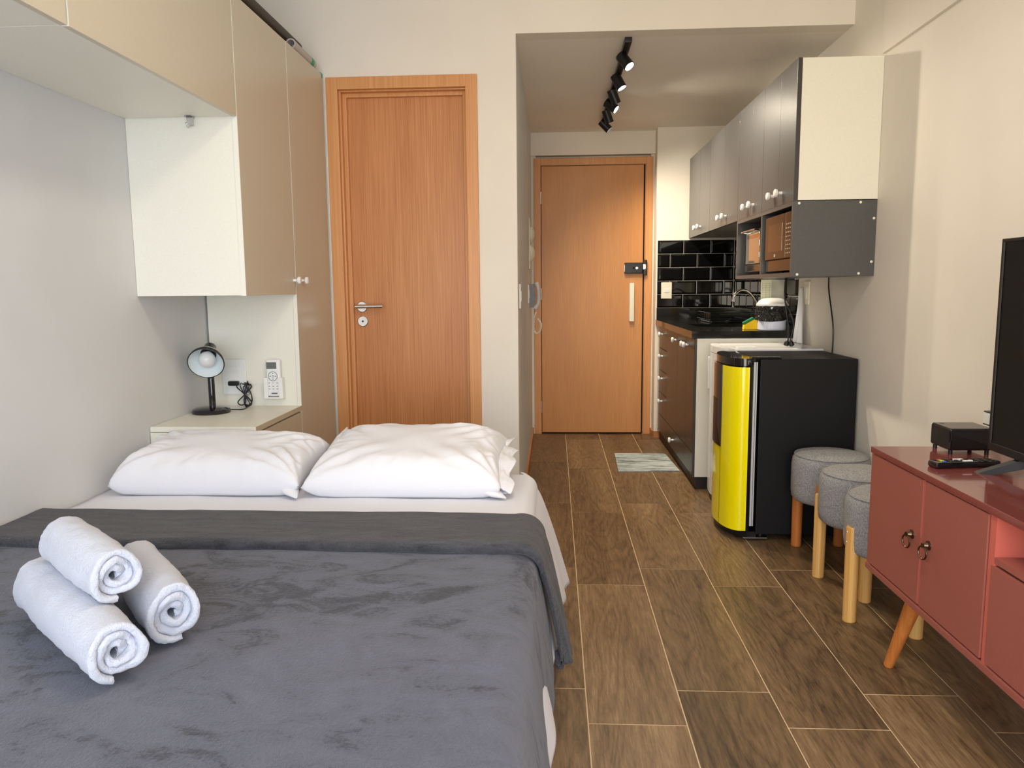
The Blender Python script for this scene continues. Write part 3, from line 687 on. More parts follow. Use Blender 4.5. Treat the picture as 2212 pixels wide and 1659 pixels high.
# ------------------------------------------------------------------ kitchen wall cabinets
XK = 1.016
units = [(5.136, 5.896, 'grey two-door wall cabinet next to the entry door, farthest from the camera'),
         (4.357, 5.134, 'grey two-door wall cabinet above the sink, second from the entry door'),
         (3.862, 4.355, 'grey narrow two-door wall cabinet above the toaster oven'),
         (3.363, 3.860, 'grey narrow two-door wall cabinet above the microwave, its cream end panel facing the bed')]
for k, (y0, y1, lab) in enumerate(units):
    t = thing('kitchen_wall_cabinet', lab, 'cabinet', (1.19, (y0+y1)/2, 1.53), 'grey wall cabinets in a row above the counter')
    bm = NB(); carcass(bm, XK+0.019, XR-0.001, y0, y1, 1.53, 2.108)
    P('cabinet_body', bm, 'white_lam' if k == 3 else 'grey_lam', t)
    if k < 2: B1('bottom_board', 'under', t, XK+.02, XR-.001, y0+.001, y1-.001, 1.5285, 1.5298, label='underside lightened to look lit')  # thin board added to carry the painted light below the cabinet
    if k == 3: B1('end_strip', 'grey_dark', t, XK+0.0005, XK+0.0185, y0-.0005, y0+.0008, 1.53, 2.108)
    ym = (5.48, 4.70, 4.075, 3.592)[k]
    for s, (a, b) in enumerate(((ym+.001, y1-.001), (y0+.001, ym-.001))):
        dr = B1('door', 'grey_lam', t, XK, XK+.018, a, b, 1.527, 2.11, bev=.0012)
        knob(dr, (XK, ym+(0.062 if s == 0 else -0.062), 1.579), (-1, 0, 0), 1.15)
# open shelf under the wall cabinets
t = thing('open_wall_shelf', 'grey open wall unit holding the toaster oven and the microwave', 'shelf', (1.19, 3.86, 1.205))
ZS0, ZS1 = 1.208, 1.5265
B1('side_panel', 'grey_lam', t, XK, XR-.001, 3.363, 3.381, ZS0, ZS1, bev=.0008)
B1('side_panel', 'grey_lam', t, XK, XR-.001, 4.343, 4.361, ZS0, ZS1, bev=.0008)
B1('divider', 'grey_lam', t, XK, XR-.001, 3.846, 3.864, ZS0+.018, ZS1-.018, bev=.0008)
B1('bottom_board', 'grey_lam', t, XK, XR-.001, 3.382, 4.342, ZS0, ZS0+.018)
B1('top_board', 'grey_lam', t, XK, XR-.001, 3.382, 4.342, ZS1-.018, ZS1)
for x_, z_ in ((1.041, 1.517), (1.296, 1.517), (1.356, 1.45), (1.354, 1.268), (1.301, 1.219), (1.043, 1.217)):
    P('screw_cap', lathe(NB(), (x_-(.002 if x_ > 1.35 else 0), 3.363, z_), (0, -1, 0), [(0, .0055), (.001, .0055), (.0012, .004)], 16), 'cream_plastic', t)
P('screw_cap', lathe(NB(), (1.05, 3.846, 1.245), (0, -1, 0), [(0, .006), (.001, .006)], 16), 'cream_plastic', t)
# microwave
t = thing('microwave', 'microwave with dark brown mirrored front in the right niche of the open shelf', 'microwave', (1.2, 3.61, ZS0+.018))
mz0, mz1, my0, my1 = ZS0+.028, 1.492, 3.40, 3.82
for x_ in (1.10, 1.32):
    for y_ in (3.44, 3.78): P('foot', cyl(NB(), (x_, y_, ZS0+.018), (x_, y_, mz0+.003), .012), 'black', t)
P('casing', box(NB(), 1.05, 1.33, my0, my1, mz0, mz1, .004), 'black', t)
dr = P('door', box(NB(), 1.026, 1.049, my0+.10, my1, mz0+.055, mz1, .004), 'micro', t)
B1('door_window', mat('brown_mirror_window', (0.2, 0.155, 0.12), 0.05, metal=0.8), dr, 1.0245, 1.027, my0+.14, my1-.06, mz0+.09, mz1-.04, bev=.001)
P('lower_trim', box(NB(), 1.034, 1.049, my0, my1, mz0, mz0+.053, .003), 'micro', t)
cp = P('control_panel', box(NB(), 1.026, 1.049, my0, my0+.098, mz0+.055, mz1, .004), 'micro', t)
bm = NB()
for r_ in range(8):
    for c_ in range(3): box(bm, 1.025, 1.0265, my0+.02+c_*.025, my0+.03+c_*.025, mz0+.075+r_*.018, mz0+.080+r_*.018)
P('key_legends', bm, 'ink', cp)
P('logo_mark', torus(NB(), (1.0252, my1-.17, mz0+.072), (1, 0, 0), .006, .0012, 14, 5), 'cream_plastic', dr)
# toaster oven
t = thing('toaster_oven', 'black toaster oven with three chrome dials in the left niche of the open shelf', 'oven', (1.2, 4.1, ZS0+.018))
oy0, oy1, oz0, oz1 = 3.885, 4.285, ZS0+.032, 1.468
for x_ in (1.12, 1.32):
    for y_ in (oy0+.04, oy1-.04): P('foot', cyl(NB(), (x_, y_, ZS0+.018), (x_, y_, oz0+.003), .011), 'black', t)
P('casing', box(NB(), 1.06, 1.32, oy0, oy1, oz0, oz1, .005), 'black', t)
dr = P('door', box(NB(), 1.048, 1.06, oy0+.125, oy1-.005, oz0+.045, oz1-.012, .003), 'oven_glass', t, 'mirrored oven door')
bm = NB(); tube(bm, [(1.024, oy0+.11, oz1-.012), (1.024, oy1-.012, oz1-.012)], .006, 10, 0); cyl(bm, (1.024, oy0+.125, oz1-.012), (1.05, oy0+.125, oz1-.02), .005); cyl(bm, (1.024, oy1-.03, oz1-.012), (1.05, oy1-.03, oz1-.02), .005)
P('door_handle', bm, 'chrome', dr)
for z_ in (oz0+.06, oz0+.118, oz0+.178): P('dial', lathe(NB(), (1.06, oy0+.085, z_), (-1, 0, 0), [(0, .02), (.006, .02), (.02, .016), (.022, .012)], 20), 'chrome', t)
B1('crumb_tray', 'black_gloss', t, 1.045, 1.06, oy0+.01, oy1-.005, oz0+.004, oz0+.04, bev=.002)

# ------------------------------------------------------------------ backsplash tiles
bm = NB()
TZ = [1.008, 1.1095, 1.211, 1.3125, 1.414, 1.5155]
box(bm, 0.784, XR-.0005, YJ-.004, YJ-.0005, TZ[0], TZ[-1], mi=0); box(bm, XR-.004, XR-.0005, 4.352, YJ-.004, TZ[0], TZ[-1], mi=0)
def tile(bm, a0, a1, z0, z1, on_back):
    g, b, d = .0015, .012, .006
    if a1-a0 < .012: return
    b2 = min(b, (a1-a0)/2.2)
    q = [(a0+g, z0+g), (a1-g, z0+g), (a1-g, z1-g), (a0+g, z1-g)]; q2 = [(a0+g+b2, z0+g+b), (a1-g-b2, z0+g+b), (a1-g-b2, z1-g-b), (a0+g+b2, z1-g-b)]
    def pt(a, z, dep): return bm.verts.new((a, YJ-.004-dep, z) if on_back else (XR-.004-dep, a, z))
    A_ = [pt(*p_, 0) for p_ in q]; A2 = [pt(*p_, .0015) for p_ in q]; B_ = [pt(*p_, d) for p_ in q2]
    fs = [bm.faces.new(B_)]
    for k in range(4): fs.append(bm.faces.new((A2[k], A2[(k+1) % 4], B_[(k+1) % 4], B_[k]))); fs.append(bm.faces.new((A_[k], A_[(k+1) % 4], A2[(k+1) % 4], A2[k])))
    for f in fs: f.material_index = 1; f.smooth = False
for r_ in range(5):
    top_i = 4-r_
    jx = 0.98 if top_i % 2 == 0 else 0.88
    x = jx-.2015*2
    while x < XR:
        a0, a1 = max(x, .785), min(x+.2015, XR-.010)
        if a1 > a0: tile(bm, a0, a1, TZ[r_], TZ[r_+1], True)
        x += .2015
    y = YJ-.010-(.2015 if top_i % 2 == 0 else .1)
    a1 = YJ-.010; a0 = y
    while a1 > 4.353:
        tile(bm, max(a0, 4.353), a1, TZ[r_], TZ[r_+1], False); a1 = a0; a0 -= .2015
tag(P('tiled_backsplash', bm, ['grout', 'tile'], ang=5), 'glossy black brick-pattern wall tiles with grey grout above the counter', 'backsplash')
o = tag(P('wall_outlet', box(NB(), .815, .895, YJ-.018, YJ-.009, 1.078, 1.201, .003), 'cream_plastic'), 'white outlet plate on the black tiles beside the entry door', 'outlet')
B1('socket_module', 'white_plastic', o, .836, .874, YJ-.021, YJ-.017, 1.125, 1.155, bev=.001)
o = tag(P('wall_outlet', box(NB(), XR-.010, XR-.001, 4.165, 4.245, 1.068, 1.192, .003), 'cream_plastic'), 'white outlet plate on the right wall under the open shelf', 'outlet')
B1('socket_module', 'white_plastic', o, XR-.013, XR-.009, 4.185, 4.225, 1.10, 1.16, bev=.001)

# ------------------------------------------------------------------ counter and base cabinet
ZT = 0.918; YN = 4.345; XE = 0.777
t = thing('countertop', 'black granite countertop with upstand and inset sink', 'countertop', (1.07, 5.1, .876))
bm = NB()
sx0, sx1, sy0, sy1 = 0.90, 1.23, 4.78, 5.18
for a in ((XE, sx0, YN, YJ-.001), (sx1, XR-.001, YN, YJ-.001), (sx0, sx1, YN, sy0), (sx0, sx1, sy1, YJ-.001)): box(bm, *a, ZT-.04, ZT)
P('slab', bm, 'granite', t)
P('upstand', box(box(NB(), XE+.006, XR-.016, YJ-.016, YJ-.001, ZT+.0005, 1.0065), XR-.015, XR-.001, YN, YJ-.001, ZT+.0005, 1.0065), 'granite', t)
bm = NB(); g = .002
for a in ((sx0+g, sx0+g+.003, sy0+g, sy1-g), (sx1-g-.003, sx1-g, sy0+g, sy1-g), (sx0+g, sx1-g, sy0+g, sy0+g+.003), (sx0+g, sx1-g, sy1-g-.003, sy1-g)): box(bm, *a, ZT-.17, ZT-.02)
box(bm, sx0+g, sx1-g, sy0+g, sy1-g, ZT-.173, ZT-.17)
P('sink_basin', bm, mat('dark_sink', hexc(60, 60, 58), .3, metal=1), t)
t = thing('kitchen_base_cabinet', 'dark grey base cabinet with white knobs under the granite countertop', 'cabinet', (1.07, 5.1, 0))
bm = NB(); XB = .797
box(bm, XB+.019, XR-.002, YN+.03, 5.885, .08, ZT-.042)
P('cabinet_body', bm, 'grey_dark', t)
B1('plinth', 'dark_kick', t, XB+.022, XR-.002, YN+.02, 5.885, 0, .078)
B1('filler_strip', 'white_lam', t, XB-.0, XB+.018, 5.82, 5.895, .08, ZT-.042)
B1('side_panel', 'white_lam', t, XB+.012, XR-.002, YN+.006, YN+.028, .075, ZT-.042)
B1('front_edge', 'grey_dark', t, XB, XB+.0115, YN+.004, YN+.028, .075, ZT-.042)
for z0, z1 in ((.715, .872), (.552, .711), (.385, .548), (.215, .381)):
    dr = B1('drawer', 'base_lam', t, XB, XB+.018, 5.42, 5.818, z0, z1, bev=.0012); knob(dr, (XB, 5.62, (z0+z1)/2+.03), (-1, 0, 0), 1.15)
for y0, y1, ky in ((4.955, 5.417, 5.0), (4.62, 4.952, 4.66), (YN+.03, 4.617, 4.575)):
    dr = B1('door', 'base_lam', t, XB, XB+.018, y0, y1, .215, .872, bev=.0012); knob(dr, (XB, ky, .825), (-1, 0, 0), 1.15)
dr = B1('drawer', 'base_lam', t, XB, XB+.018, YN+.03, 5.818, .08, .211, bev=.0012, label='long low bottom drawer'); knob(dr, (XB, 5.06, .15), (-1, 0, 0), 1.15)

# faucet
t = thing('kitchen_faucet', 'chrome swan-neck faucet on the granite countertop behind the bin', 'faucet', (1.30, 4.72, ZT))
P('base', lathe(NB(), (1.245, 4.70, ZT), (0, 0, 1), [(0, .024), (.01, .022), (.02, .016), (.05, .015), (.055, .012)]), 'chrome', t)
P('spout', tube(NB(), [(1.245, 4.70, ZT+.05), (1.24, 4.70, ZT+.10), (1.205, 4.69, ZT+.175), (1.16, 4.67, ZT+.218), (1.12, 4.66, ZT+.226), (1.085, 4.65, ZT+.205), (1.073, 4.645, ZT+.175)], .0085, 14), 'chrome', t)
P('aerator', lathe(NB(), (1.075, 4.646, ZT+.185), (-.25, -.1, -1), [(0, .011), (.028, .0115), (.03, .009)]), 'chrome', t)
P('tap_lever', box(NB(), 1.225, 1.235, 4.66, 4.70, ZT+.035, ZT+.045, .002), 'chrome', t)
# sponge holder
bm = NB(); prism(bm, [(4.54, ZT), (4.60, ZT), (4.60, ZT+.02), (4.54, ZT+.055)], 'x', 1.115, 1.195)
t = thing('sponge', 'yellow sponge with green scourer leaning on the counter beside the bin', 'sponge', (1.155, 4.5, ZT))
for v in bm.verts: pass
bm.free()
bm = NB(); prism(bm, [(1.098, ZT+.001), (1.185, ZT+.001), (1.185, ZT+.062), (1.16, ZT+.06), (1.10, ZT+.028)], 'y', 4.475, 4.515); P('foam', bm, 'sponge_y', t)
bm = NB(); prism(bm, [(1.098, ZT+.03), (1.158, ZT+.0615), (1.150, ZT+.071), (1.094, ZT+.04)], 'y', 4.478, 4.512); P('scourer', bm, 'sponge_g', t)
# bin with black bag
t = thing('countertop_bin', 'white plastic bin with a domed lid and black bag on the countertop', 'bin', (1.245, 4.44, ZT))
P('bucket', lathe(NB(), (1.245, 4.44, ZT), (0, 0, 1), [(0, .074), (.004, .078), (.07, .080), (.132, .082)], 40), mat('bluish_white_plastic', hexc(214, 218, 236), .35), t)
bm = NB()
def bagf(i, j):
    a = i*2*PI; z = ZT+.074+.064*j-(.012*(1+math.sin(a+3.6))*(1-j)); r_ = .086+.004*math.sin(a*9+j*3)+.006*fbm((math.cos(a)*3, math.sin(a)*3, z*40), 3)
    return (1.245+math.cos(a)*r_, 4.44+math.sin(a)*r_, z)
grid(bm, bagf, 120, 24, closed_u=True); P('bin_bag', bm, 'bag', t, solid=.001, ang=80)
P('lid', lathe(NB(), (1.245, 4.44, ZT+.137), (0, 0, 1), [(0, .088), (.010, .090), (.014, .084), (.022, .080), (.034, .068), (.042, .05), (.045, .03), (.046, .001)], 40), 'white_plastic', t)
# dish rack
t = thing('dish_rack', 'low black wire dish rack on the counter near the upstand', 'dish rack', (1.2, 5.42, ZT))
bm = NB(); x0, x1, y0, y1 = 1.06, 1.33, 5.25, 5.72
for z in (ZT+.022, ZT+.07):
    tube(bm, [(x0, y0, z), (x1, y0, z), (x1, y1, z), (x0, y1, z), (x0, y0, z)], .003, 6, 0)
for k in range(15): y_ = y0+(y1-y0)*k/14; tube(bm, [(x0, y_, ZT+.07), (x0, y_, ZT+.018), (x1, y_, ZT+.018), (x1, y_, ZT+.07)], .0018, 5, 0)
for x_ in (x0, x1):
    for y_ in (y0, y1): cyl(bm, (x_, y_, ZT), (x_, y_, ZT+.022), .004, seg=8)
P('wire_frame', bm, 'black_gloss', t)
P('drip_tray', box(NB(), x0+.01, x1-.01, y0+.01, y1-.01, ZT+.002, ZT+.014, .004), 'black_gloss', t)
t = thing('utensil_cup', 'small black cup with bent handles of utensils behind the sponge', 'cup', (1.285, 4.95, ZT))
P('cup', lathe(NB(), (1.285, 4.95, ZT), (0, 0, 1), [(0, .028), (.07, .033), (.07, .030), (.01, .026)], 24), 'black_gloss', t)
bm = NB(); tube(bm, [(1.28, 4.95, ZT+.02), (1.275, 4.95, ZT+.085), (1.262, 4.95, ZT+.10), (1.252, 4.95, ZT+.085)], .003, 8); tube(bm, [(1.29, 4.95, ZT+.02), (1.295, 4.955, ZT+.09), (1.305, 4.955, ZT+.10), (1.312, 4.955, ZT+.085)], .003, 8)
P('utensils', bm, 'black_gloss', t)
# printed box on tiled wall
t = thing('wall_box', 'white wall-mounted box with a printed sheet, on the tiles under the open shelf', 'box', (XR-.07, 4.72, 1.03))
P('box_body', box(NB(), XR-.10, XR-.012, 4.56, 4.64, 1.045, 1.205, .003), mat('pale_grey_box', hexc(200, 198, 186), .5), t)
sh_ = B1('printed_sheet', 'paper', t, XR-.156, XR-.098, 4.552, 4.558, 1.05, 1.204)
bm = NB()
for r_ in range(9): box(bm, XR-.152, XR-.104, 4.5512, 4.5522, 1.075+r_*.0135, 1.0765+r_*.0135)
for c_ in range(3): box(bm, XR-.152+c_*.022, XR-.1505+c_*.022, 4.5512, 4.5522, 1.075, 1.185)
P('print', bm, 'ink', sh_)

# hanging white cloth
def clf(i, j):
    z = 1.16-(1.16-.856)*j
    wd = .035+.13*j
    y = 4.27-wd*(i-0.3)*1.0; x = XR-.018-.006*math.sin(i*13+j*1.5)*(.3+j)-0.012*j
    return (x, y, z)
bm = NB(); grid(bm, clf, 60, 40)
tag(P('hanging_cloth', bm, 'sheet', solid=.0015, ang=80), 'white cloth hanging on the right wall beside the end of the counter', 'cloth')
# cables
tag(P('power_cable', tube(NB(), [(XR-.006, 3.885, 1.225), (XR-.008, 3.872, 1.15), (XR-.010, 3.82, 1.05), (XR-.010, 3.79, .98), (XR-.008, 3.785, .90), (XR-.008, 3.80, .70)], .0035, 10), 'black'), 'black cable hanging down the right wall behind the black cooler', 'cable')
t = thing('appliance_cord', 'two black cords with plugs hanging from the open shelf to the white fridge top', 'cable', (1.2, 4.0, .85))
bm = NB(); tube(bm, [(1.19, 4.02, 1.212), (1.185, 4.01, 1.12), (1.195, 4.0, 1.03), (1.203, 3.99, .96), (1.205, 3.99, .885)], .0035, 8)
tube(bm, [(1.20, 4.03, 1.21), (1.19, 4.02, 1.10), (1.21, 4.0, 1.04), (1.228, 3.985, .97), (1.212, 3.98, .885)], .0035, 8)
P('cord', bm, 'black', t)
bm = NB(); lathe(bm, (1.202, 3.99, .89), (-.25, 0, -1), [(0, .005), (.012, .012), (.026, .013), (.03, .01)], 14); lathe(bm, (1.214, 3.98, .89), (.3, 0, -1), [(0, .005), (.012, .012), (.026, .013), (.03, .01)], 14)
P('plug', bm, 'black', t)

# ------------------------------------------------------------------ fridges
def fridge_door_poly(xf, yn, yf, bulge, x_back, n=12):
    pts = [(x_back, yn)]
    for k in range(n+1):
        s = k/n; y = yn+(yf-yn)*s; e = 4*s*(1-s); pts.append((xf-bulge*(e**0.75), y))
    pts.append((x_back, yf)); return pts
t = thing('white_mini_fridge', 'white mini fridge between the base cabinet and the black and yellow cooler', 'fridge', (1.1, 4.12, 0))
P('cabinet', box(NB(), .925, XR-.004, 3.912, 4.318, .035, .852, .006), 'white_gloss', t)
bm = NB(); prism(bm, fridge_door_poly(.885, 3.912, 4.318, .035, .918), 'z', .045, .815); dr = P('door', bm, 'white_gloss', t)
bm = NB(); prism(bm, fridge_door_poly(.885, 3.912, 4.318, .035, .918), 'z', .818, .852); P('top_trim', bm, 'white_gloss', t)
bm = NB(); prism(bm, fridge_door_poly(.889, 3.93, 4.30, .03, .924), 'z', .012, .043); P('plinth', bm, 'black', t)
P('hinge_cover', box(NB(), .935, 1.03, 3.93, 3.975, .852, .862, .003), 'white_plastic', t)
P('handle_grip', box(NB(), .858, .875, 4.275, 4.295, .60, .78, .003), 'white_plastic', dr)
bm = NB(); box(bm, .8515, .853, 4.09, 4.094, .765, .778); box(bm, .8515, .853, 4.10, 4.104, .765, .778); box(bm, .8515, .853, 4.09, 4.112, .776, .779); P('logo_mark', bm, 'ink_dark', dr)
for x_ in (.96, 1.32):
    for y_ in (3.95, 4.28): P('foot', cyl(NB(), (x_, y_, 0), (x_, y_, .036), .014), 'black', t)
t = thing('beverage_cooler', 'black drinks cooler with a curved bright yellow door, in front of the white fridge', 'cooler', (1.1, 3.68, 0))
yn, yf = 3.452, 3.905
P('cabinet', box(NB(), .925, XR-.012, yn, yf-.001, .03, .843, .005), 'black_matte', t)
P('base_grille', prism(NB(), fridge_door_poly(.902, yn+.008, yf, .105, .93), 'z', .008, .042), 'black', t)
def door_pts(off):
    # rounded front: short flat return at the near edge, then a wide curve
    raw = [(.880, yn+.002), (.840, yn+.008), (.808, yn+.045), (.790, yn+.10), (.781, yn+.16), (.779, yn+.22), (.785, yn+.29), (.800, yn+.35), (.822, yn+.41), (.86, yf)]
    return [(a+off*(1 if True else 0), b) for a, b in raw]
curve = [(p_.x, p_.y) for p_ in smooth_path([(a, b, 0) for a, b in door_pts(0)], 6)]
def curved(bm, z0, z1, depth, s0=0.0, s1=1.0, out=0.0):
    n = len(curve); i0, i1 = int(s0*(n-1)), int(round(s1*(n-1)))
    fr_ = []
    for k in range(i0, i1+1):
        a = Vector((*curve[max(k-1, 0)], 0)); b = Vector((*curve[min(k+1, n-1)], 0)); d = (b-a).normalized(); nrm = Vector((-d.y, d.x, 0))
        if nrm.x > 0: nrm = -nrm
        c = Vector((*curve[k], 0)); fr_.append(((c+nrm*out), (c-nrm*(depth))))
    pts = [(a.x, a.y) for a, b in fr_]+[(b.x, b.y) for a, b in reversed(fr_)]
    prism(bm, pts, 'z', z0, z1)
dr = P('door', prism(NB(), [(.895, yn+.004)]+[(a+.004, b) for a, b in curve]+[(.895, yf)], 'z', .045, .809), 'black_gloss', t, ang=25)
bm = NB(); curved(bm, .048, .806, .003, 0.0, 0.38, .0015); P('yellow_panel', bm, 'yellow', dr, 'bright yellow enamel panel', ang=25)
bm = NB(); curved(bm, .048, .42, .003, 0.38, 1.0, .0015); P('yellow_panel', bm, 'yellow', dr, 'lower yellow enamel panel', ang=25)
bm = NB(); curved(bm, .42, .806, .003, 0.385, 0.46, .005); P('handle_frame', bm, 'black_gloss', dr, ang=25)
bm = NB(); curved(bm, .64, .806, .003, 0.465, 0.80, .004); P('control_panel', bm, 'micro', dr, ang=25)
bm = NB(); curved(bm, .42, .638, .003, 0.465, 1.0, .004); P('dark_window', bm, 'black', dr, ang=25)
P('top_cap', prism(NB(), [(.905, yn+.004)]+[(a+.006, b) for a, b in curve]+[(.905, yf)], 'z', .812, .846), 'black_gloss', t, ang=25)
P('hinge_cover', box(NB(), .885, 1.02, yn+.006, yn+.04, .843, .853, .003), 'black_gloss', t)
P('corner_cap', box(NB(), .868, .898, yn-.003, yn+.012, .812, .842, .006, 3), 'black_gloss', t)
P('door_gasket', box(box(NB(), .897, .906, yn+.001, yn+.010, .07, .83, .001), .908, .914, yn+.001, yn+.010, .07, .83, .001), mat('grey_gasket', hexc(190, 190, 190), .4), t)
P('hinge_plate', box(NB(), .87, .98, yn+.0, yn+.05, .012, .017), 'steel', t)
for x_ in (.96, 1.32):
    for y_ in (yn+.05, yf-.05): P('foot', cyl(NB(), (x_, y_, 0), (x_, y_, .031), .014), 'black', t)
bm = NB()
# rug
bm = NB(); prism(bm, [(.408, 4.778), (.798, 4.782), (.776, 5.293), (.424, 5.290)], 'z', .0005, .007)
tag(P('rug', bm, 'rug'), 'small pale striped mat on the floor in front of the sink cabinet', 'mat')

# ------------------------------------------------------------------ stools
def stool(cx, cy, a0, label, legm):
    t = thing('stool', label, 'stool', (cx, cy, 0), 'grey upholstered stools by the right wall')
    pr_ = [(0.245, .02), (0.243, .12), (.247, .146), (.258, .156), (.29, .1595), (.40, .160), (.425, .157), (.444, .147), (.452, .13), (.457, .09), (.460, .04), (.461, .002)]
    bm = NB(); lathe(bm, (cx, cy, 0), (0, 0, 1), pr_, 48); P('cushion', bm, 'stool', t, ang=60)
    P('piping', torus(NB(), (cx, cy, .4445), (0, 0, 1), .1485, .0022, 48, 6), 'stool', t)
    for k in range(4):
        a = math.radians(a0[k] if isinstance(a0, tuple) else a0+90*k); px_, py_ = cx+math.cos(a)*.148, cy+math.sin(a)*.148
        lg = P('leg', lathe(NB(), (px_, py_, 0), (0, 0, 1), [(0, .0205), (.003, .0225), (.20, .0235), (.338, .0235), (.342, .0215)], 22), legm, t)
        s = Vector((math.cos(a), math.sin(a), 0))
        for z in (.29, .325): P('screw', lathe(NB(), (px_+s.x*.0235, py_+s.y*.0235, z), s, [(0, .003), (.0012, .0025)], 10), 'chrome', lg)
stool(1.192, 3.284, (132, 238, 322, 52), 'grey fabric stool farthest back, touching the black cooler', 'pine_d')
stool(1.199, 2.958, 155, 'grey fabric stool in the middle of the three by the right wall', 'pine')
stool(1.178, 2.632, 190, 'grey fabric stool nearest the coral cabinet, partly hidden by it', 'pine')

# ------------------------------------------------------------------ TV cabinet
XT, YTE, ZTT = 1.0, 2.41, 0.666
t = thing('tv_cabinet', 'coral red sideboard with ring-handled doors and slanted wooden legs', 'tv cabinet', (1.18, 1.6, 0))
XTB = XR-.004; YT0 = 0.72
P('top', box(NB(), XT-.004, XTB, YT0, YTE, ZTT-.018, ZTT, .0012), 'coral_top', t)
P('bottom', box(NB(), XT-.004, XTB, YT0, YTE, .272, .290, .0012), 'coral', t)
P('side_panel', box(NB(), XT, XTB, YTE-.020, YTE-.003, .290, ZTT-.018), 'coral', t)
P('side_panel', box(NB(), XT, XTB, YT0+.003, YT0+.02, .290, ZTT-.018), 'coral', t)
P('back_panel', box(NB(), XTB-.006, XTB, YT0+.02, YTE-.02, .290, ZTT-.018), 'coral', t)
P('divider', box(NB(), XT+.002, XTB-.006, 1.728, 1.752, .290, ZTT-.018), 'coral_light', t)
P('divider', box(NB(), XT+.002, XTB-.006, 1.378, 1.396, .290, ZTT-.018), 'coral_light', t)
P('niche_shelf', box(NB(), XT+.002, XTB-.006, 1.396, 1.728, .538, .552), 'coral', t)
for (y0, y1, hy) in ((2.068, 2.392, 2.115), (1.757, 2.058, 2.02)):
    dr = P('door', box(NB(), XT-.001, XT+.016, y0, y1, .294, ZTT-.021, .001), 'coral', t)
    bm = NB(); lathe(bm, (XT-.001, hy, .478), (-1, 0, 0), [(0, .013), (.003, .013), (.005, .008), (.014, .005), (.018, .007)], 18)
    torus(bm, (XT-.017, hy, .458), (1, .12, 0), .0175, .0024, 26, 8)
    P('ring_handle', bm, 'bronze', dr)
P('door_gap_edge', box(NB(), XT+.0015, XT+.016, 2.0583, 2.0677, .294, ZTT-.021), 'coral_light', t)
dr = P('drawer', box(NB(), XT-.001, XT+.016, 1.40, 1.735, .294, .532, .001), 'coral', t)
dr2 = P('door', box(NB(), XT-.001, XT+.016, YT0+.02, 1.375, .294, ZTT-.021, .001), 'coral', t)
def tleg(p0, p1):
    p0, p1 = Vector(p0), Vector(p1); d = p1-p0
    return P('leg', lathe(NB(), p0, d, [(0, .013), (.003, .0145), (d.length, .026)], 24), 'pine_d', t)
tleg((1.030, 2.285, 0), (1.082, 2.225, .272)); tleg((1.33, 2.285, 0), (1.29, 2.225, .272)); tleg((1.030, .83, 0), (1.082, .90, .272)); tleg((1.33, .83, 0), (1.29, .90, .272))
# box
t = thing('media_box', 'black square media player on short feet on the coral sideboard', 'media player', (1.24, 2.345, ZTT))
rz = Matrix.Rotation(math.radians(0.5), 3, 'Z')
bm = NB(); box(bm, 1.172, 1.300, 2.288, 2.403, ZTT+.012, ZTT+.078, .007, 3, rot=rz); P('body', bm, 'black_gloss', t)
P('top_plate', box(NB(), 1.176, 1.296, 2.292, 2.399, ZTT+.0775, ZTT+.079, .0005, rot=rz), mat('grey_top', hexc(92, 88, 84), .35), t)
P('button', lathe(NB(), (1.195, 2.382, ZTT+.0788), (0, 0, 1), [(0, .007), (.0008, .007)], 18), 'black', t)
for x_, y_ in ((1.183, 2.300), (1.288, 2.300), (1.183, 2.392), (1.288, 2.392)): P('foot', cyl(NB(), (x_, y_, ZTT), (x_, y_, ZTT+.013), .006), 'black', t)
# remote
t = thing('tv_remote', 'long black remote control with white keys on the coral sideboard', 'remote control', (1.14, 2.16, ZTT))
rr_ = Matrix.Rotation(math.radians(8), 3, 'Z')
bm = NB(); box(bm, 1.045, 1.235, 2.118, 2.16, ZTT, ZTT+.018, .006, 3, rot=rr_); P('body', bm, 'black_gloss', t)
def rem(x_, y_, sx_, sy_, name, m):
    c = Vector((1.14, 2.139, 0))+rr_ @ Vector((x_, y_, 0)); return P(name, box(NB(), c.x-sx_, c.x+sx_, c.y-sy_, c.y+sy_, ZTT+.0175, ZTT+.0205, .001, rot=rr_), m, t)
for k, c_ in enumerate((hexc(200, 60, 60), hexc(120, 180, 60), hexc(235, 215, 60), hexc(60, 110, 200))): rem(-.068, .012-.008*k, .005, .0028, 'colour_key', mat('key_%d' % k, c_, .5))
for x_, y_ in ((-.02, .010), (-.006, .010), (-.004, -.009), (.010, -.009)): rem(x_, y_, .0062, .0042, 'white_key', 'white_plastic')
for i in range(7):
    for j in range(3):
        if abs(-.045+i*.018+.01) > .03 or j == 1: rem(-.045+i*.02, -.011+.011*j, .0045, .003, 'key', 'grey_dark')
rem(.082, .010, .004, .003, 'power_key', mat('red_key', hexc(220, 120, 120), .5))
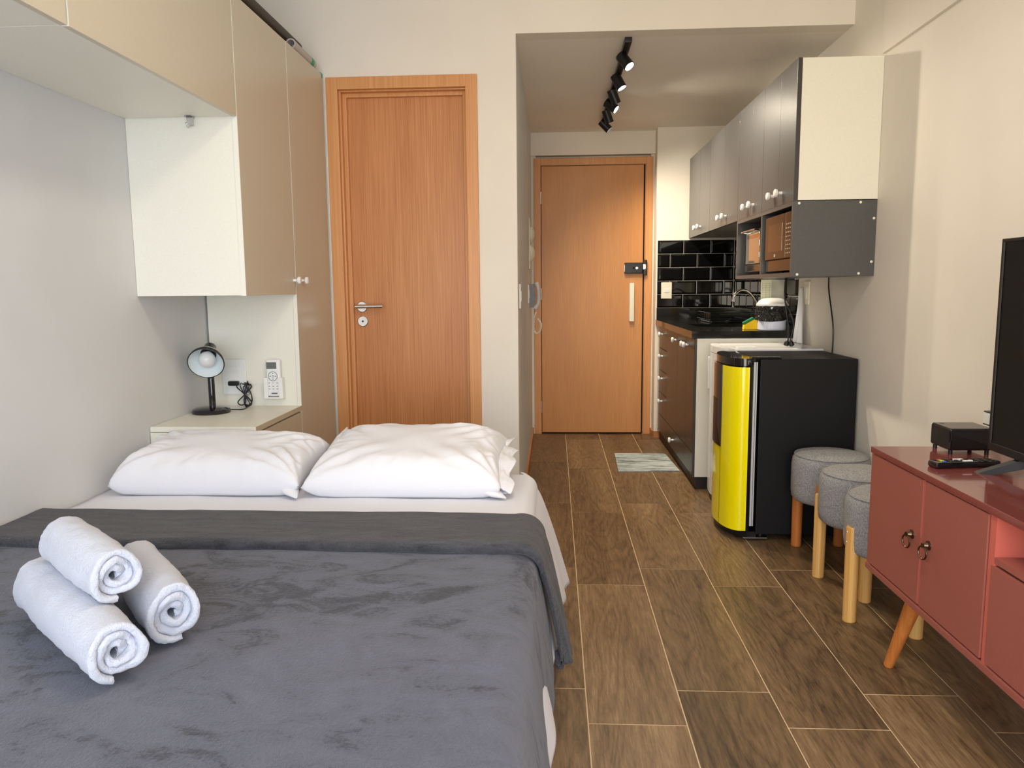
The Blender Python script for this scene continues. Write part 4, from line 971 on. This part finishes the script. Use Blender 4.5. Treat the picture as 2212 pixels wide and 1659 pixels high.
# TV
t = thing('television', 'black flat-screen television on splayed feet, cut off by the right edge', 'television', (1.2, 1.7, ZTT))
XS = 1.20
TY0, TY1, TZ0, TZ1 = 1.13, 2.14, .715, 1.29
P('frame', box(box(box(box(NB(), XS, XS+.028, TY0, TY1, TZ0, TZ0+.022, .002), XS, XS+.028, TY0, TY1, TZ1-.010, TZ1, .002), XS, XS+.028, TY1-.011, TY1, TZ0+.02, TZ1-.008, .002), XS, XS+.028, TY0, TY0+.011, TZ0+.02, TZ1-.008, .002), 'black', t)
P('back_cover', box(NB(), XS+.012, XS+.05, TY0+.02, TY1-.02, TZ0+.02, TZ1-.02, .01), 'black', t)
P('screen', box(NB(), XS+.003, XS+.012, TY0+.01, TY1-.01, TZ0+.021, TZ1-.009), 'screen', t)
P('bezel_highlight', box(NB(), XS-.0005, XS+.002, TY1-.0135, TY1-.0095, TZ0+.03, TZ1-.01), 'grey_dark', t)
for y_, s in ((1.98, 1), (1.29, -1)):
    bm = NB()
    prism(bm, [(ZTT+.001, 0), (ZTT+.012, 0)][:0] or [(1.135, ZTT), (1.145, ZTT+.007), (1.215, TZ0+.002), (1.24, TZ0+.002), (1.24, TZ0-.012), (1.16, ZTT)], 'y', y_, y_+.022)
    for v in bm.verts: v.co.y += (1.24-v.co.x)*0.75*s
    P('stand_foot', bm, mat('tv_foot_grey', hexc(38, 39, 42), .5), t)
t = thing('power_adapter', 'black plug adapter with white stickers on the wall behind the television', 'adapter', (XR, 2.36, .76))
P('adapter_body', box(NB(), XR-.05, XR-.012, 2.337, 2.382, .742, .785, .003), 'black', t)
P('adapter_base', box(NB(), XR-.014, XR-.001, 2.29, 2.39, .745, .795, .003), 'black', t)
P('sticker', box(NB(), XR-.0515, XR-.0495, 2.340, 2.378, .747, .781), 'white_plastic', t)
P('sticker', box(NB(), XR-.047, XR-.018, 2.3355, 2.3375, .747, .781), 'white_plastic', t)
P('cable', tube(NB(), [(XR-.032, 2.360, .785), (XR-.031, 2.359, .80), (XR-.028, 2.345, .83), (XR-.03, 2.29, .845), (XR-.03, 2.12, .84)], .003, 8), 'black', t)
P('cable_plug', cyl(NB(), (XR-.032, 2.360, .784), (XR-.032, 2.360, .808), .008, .006), 'black', t)
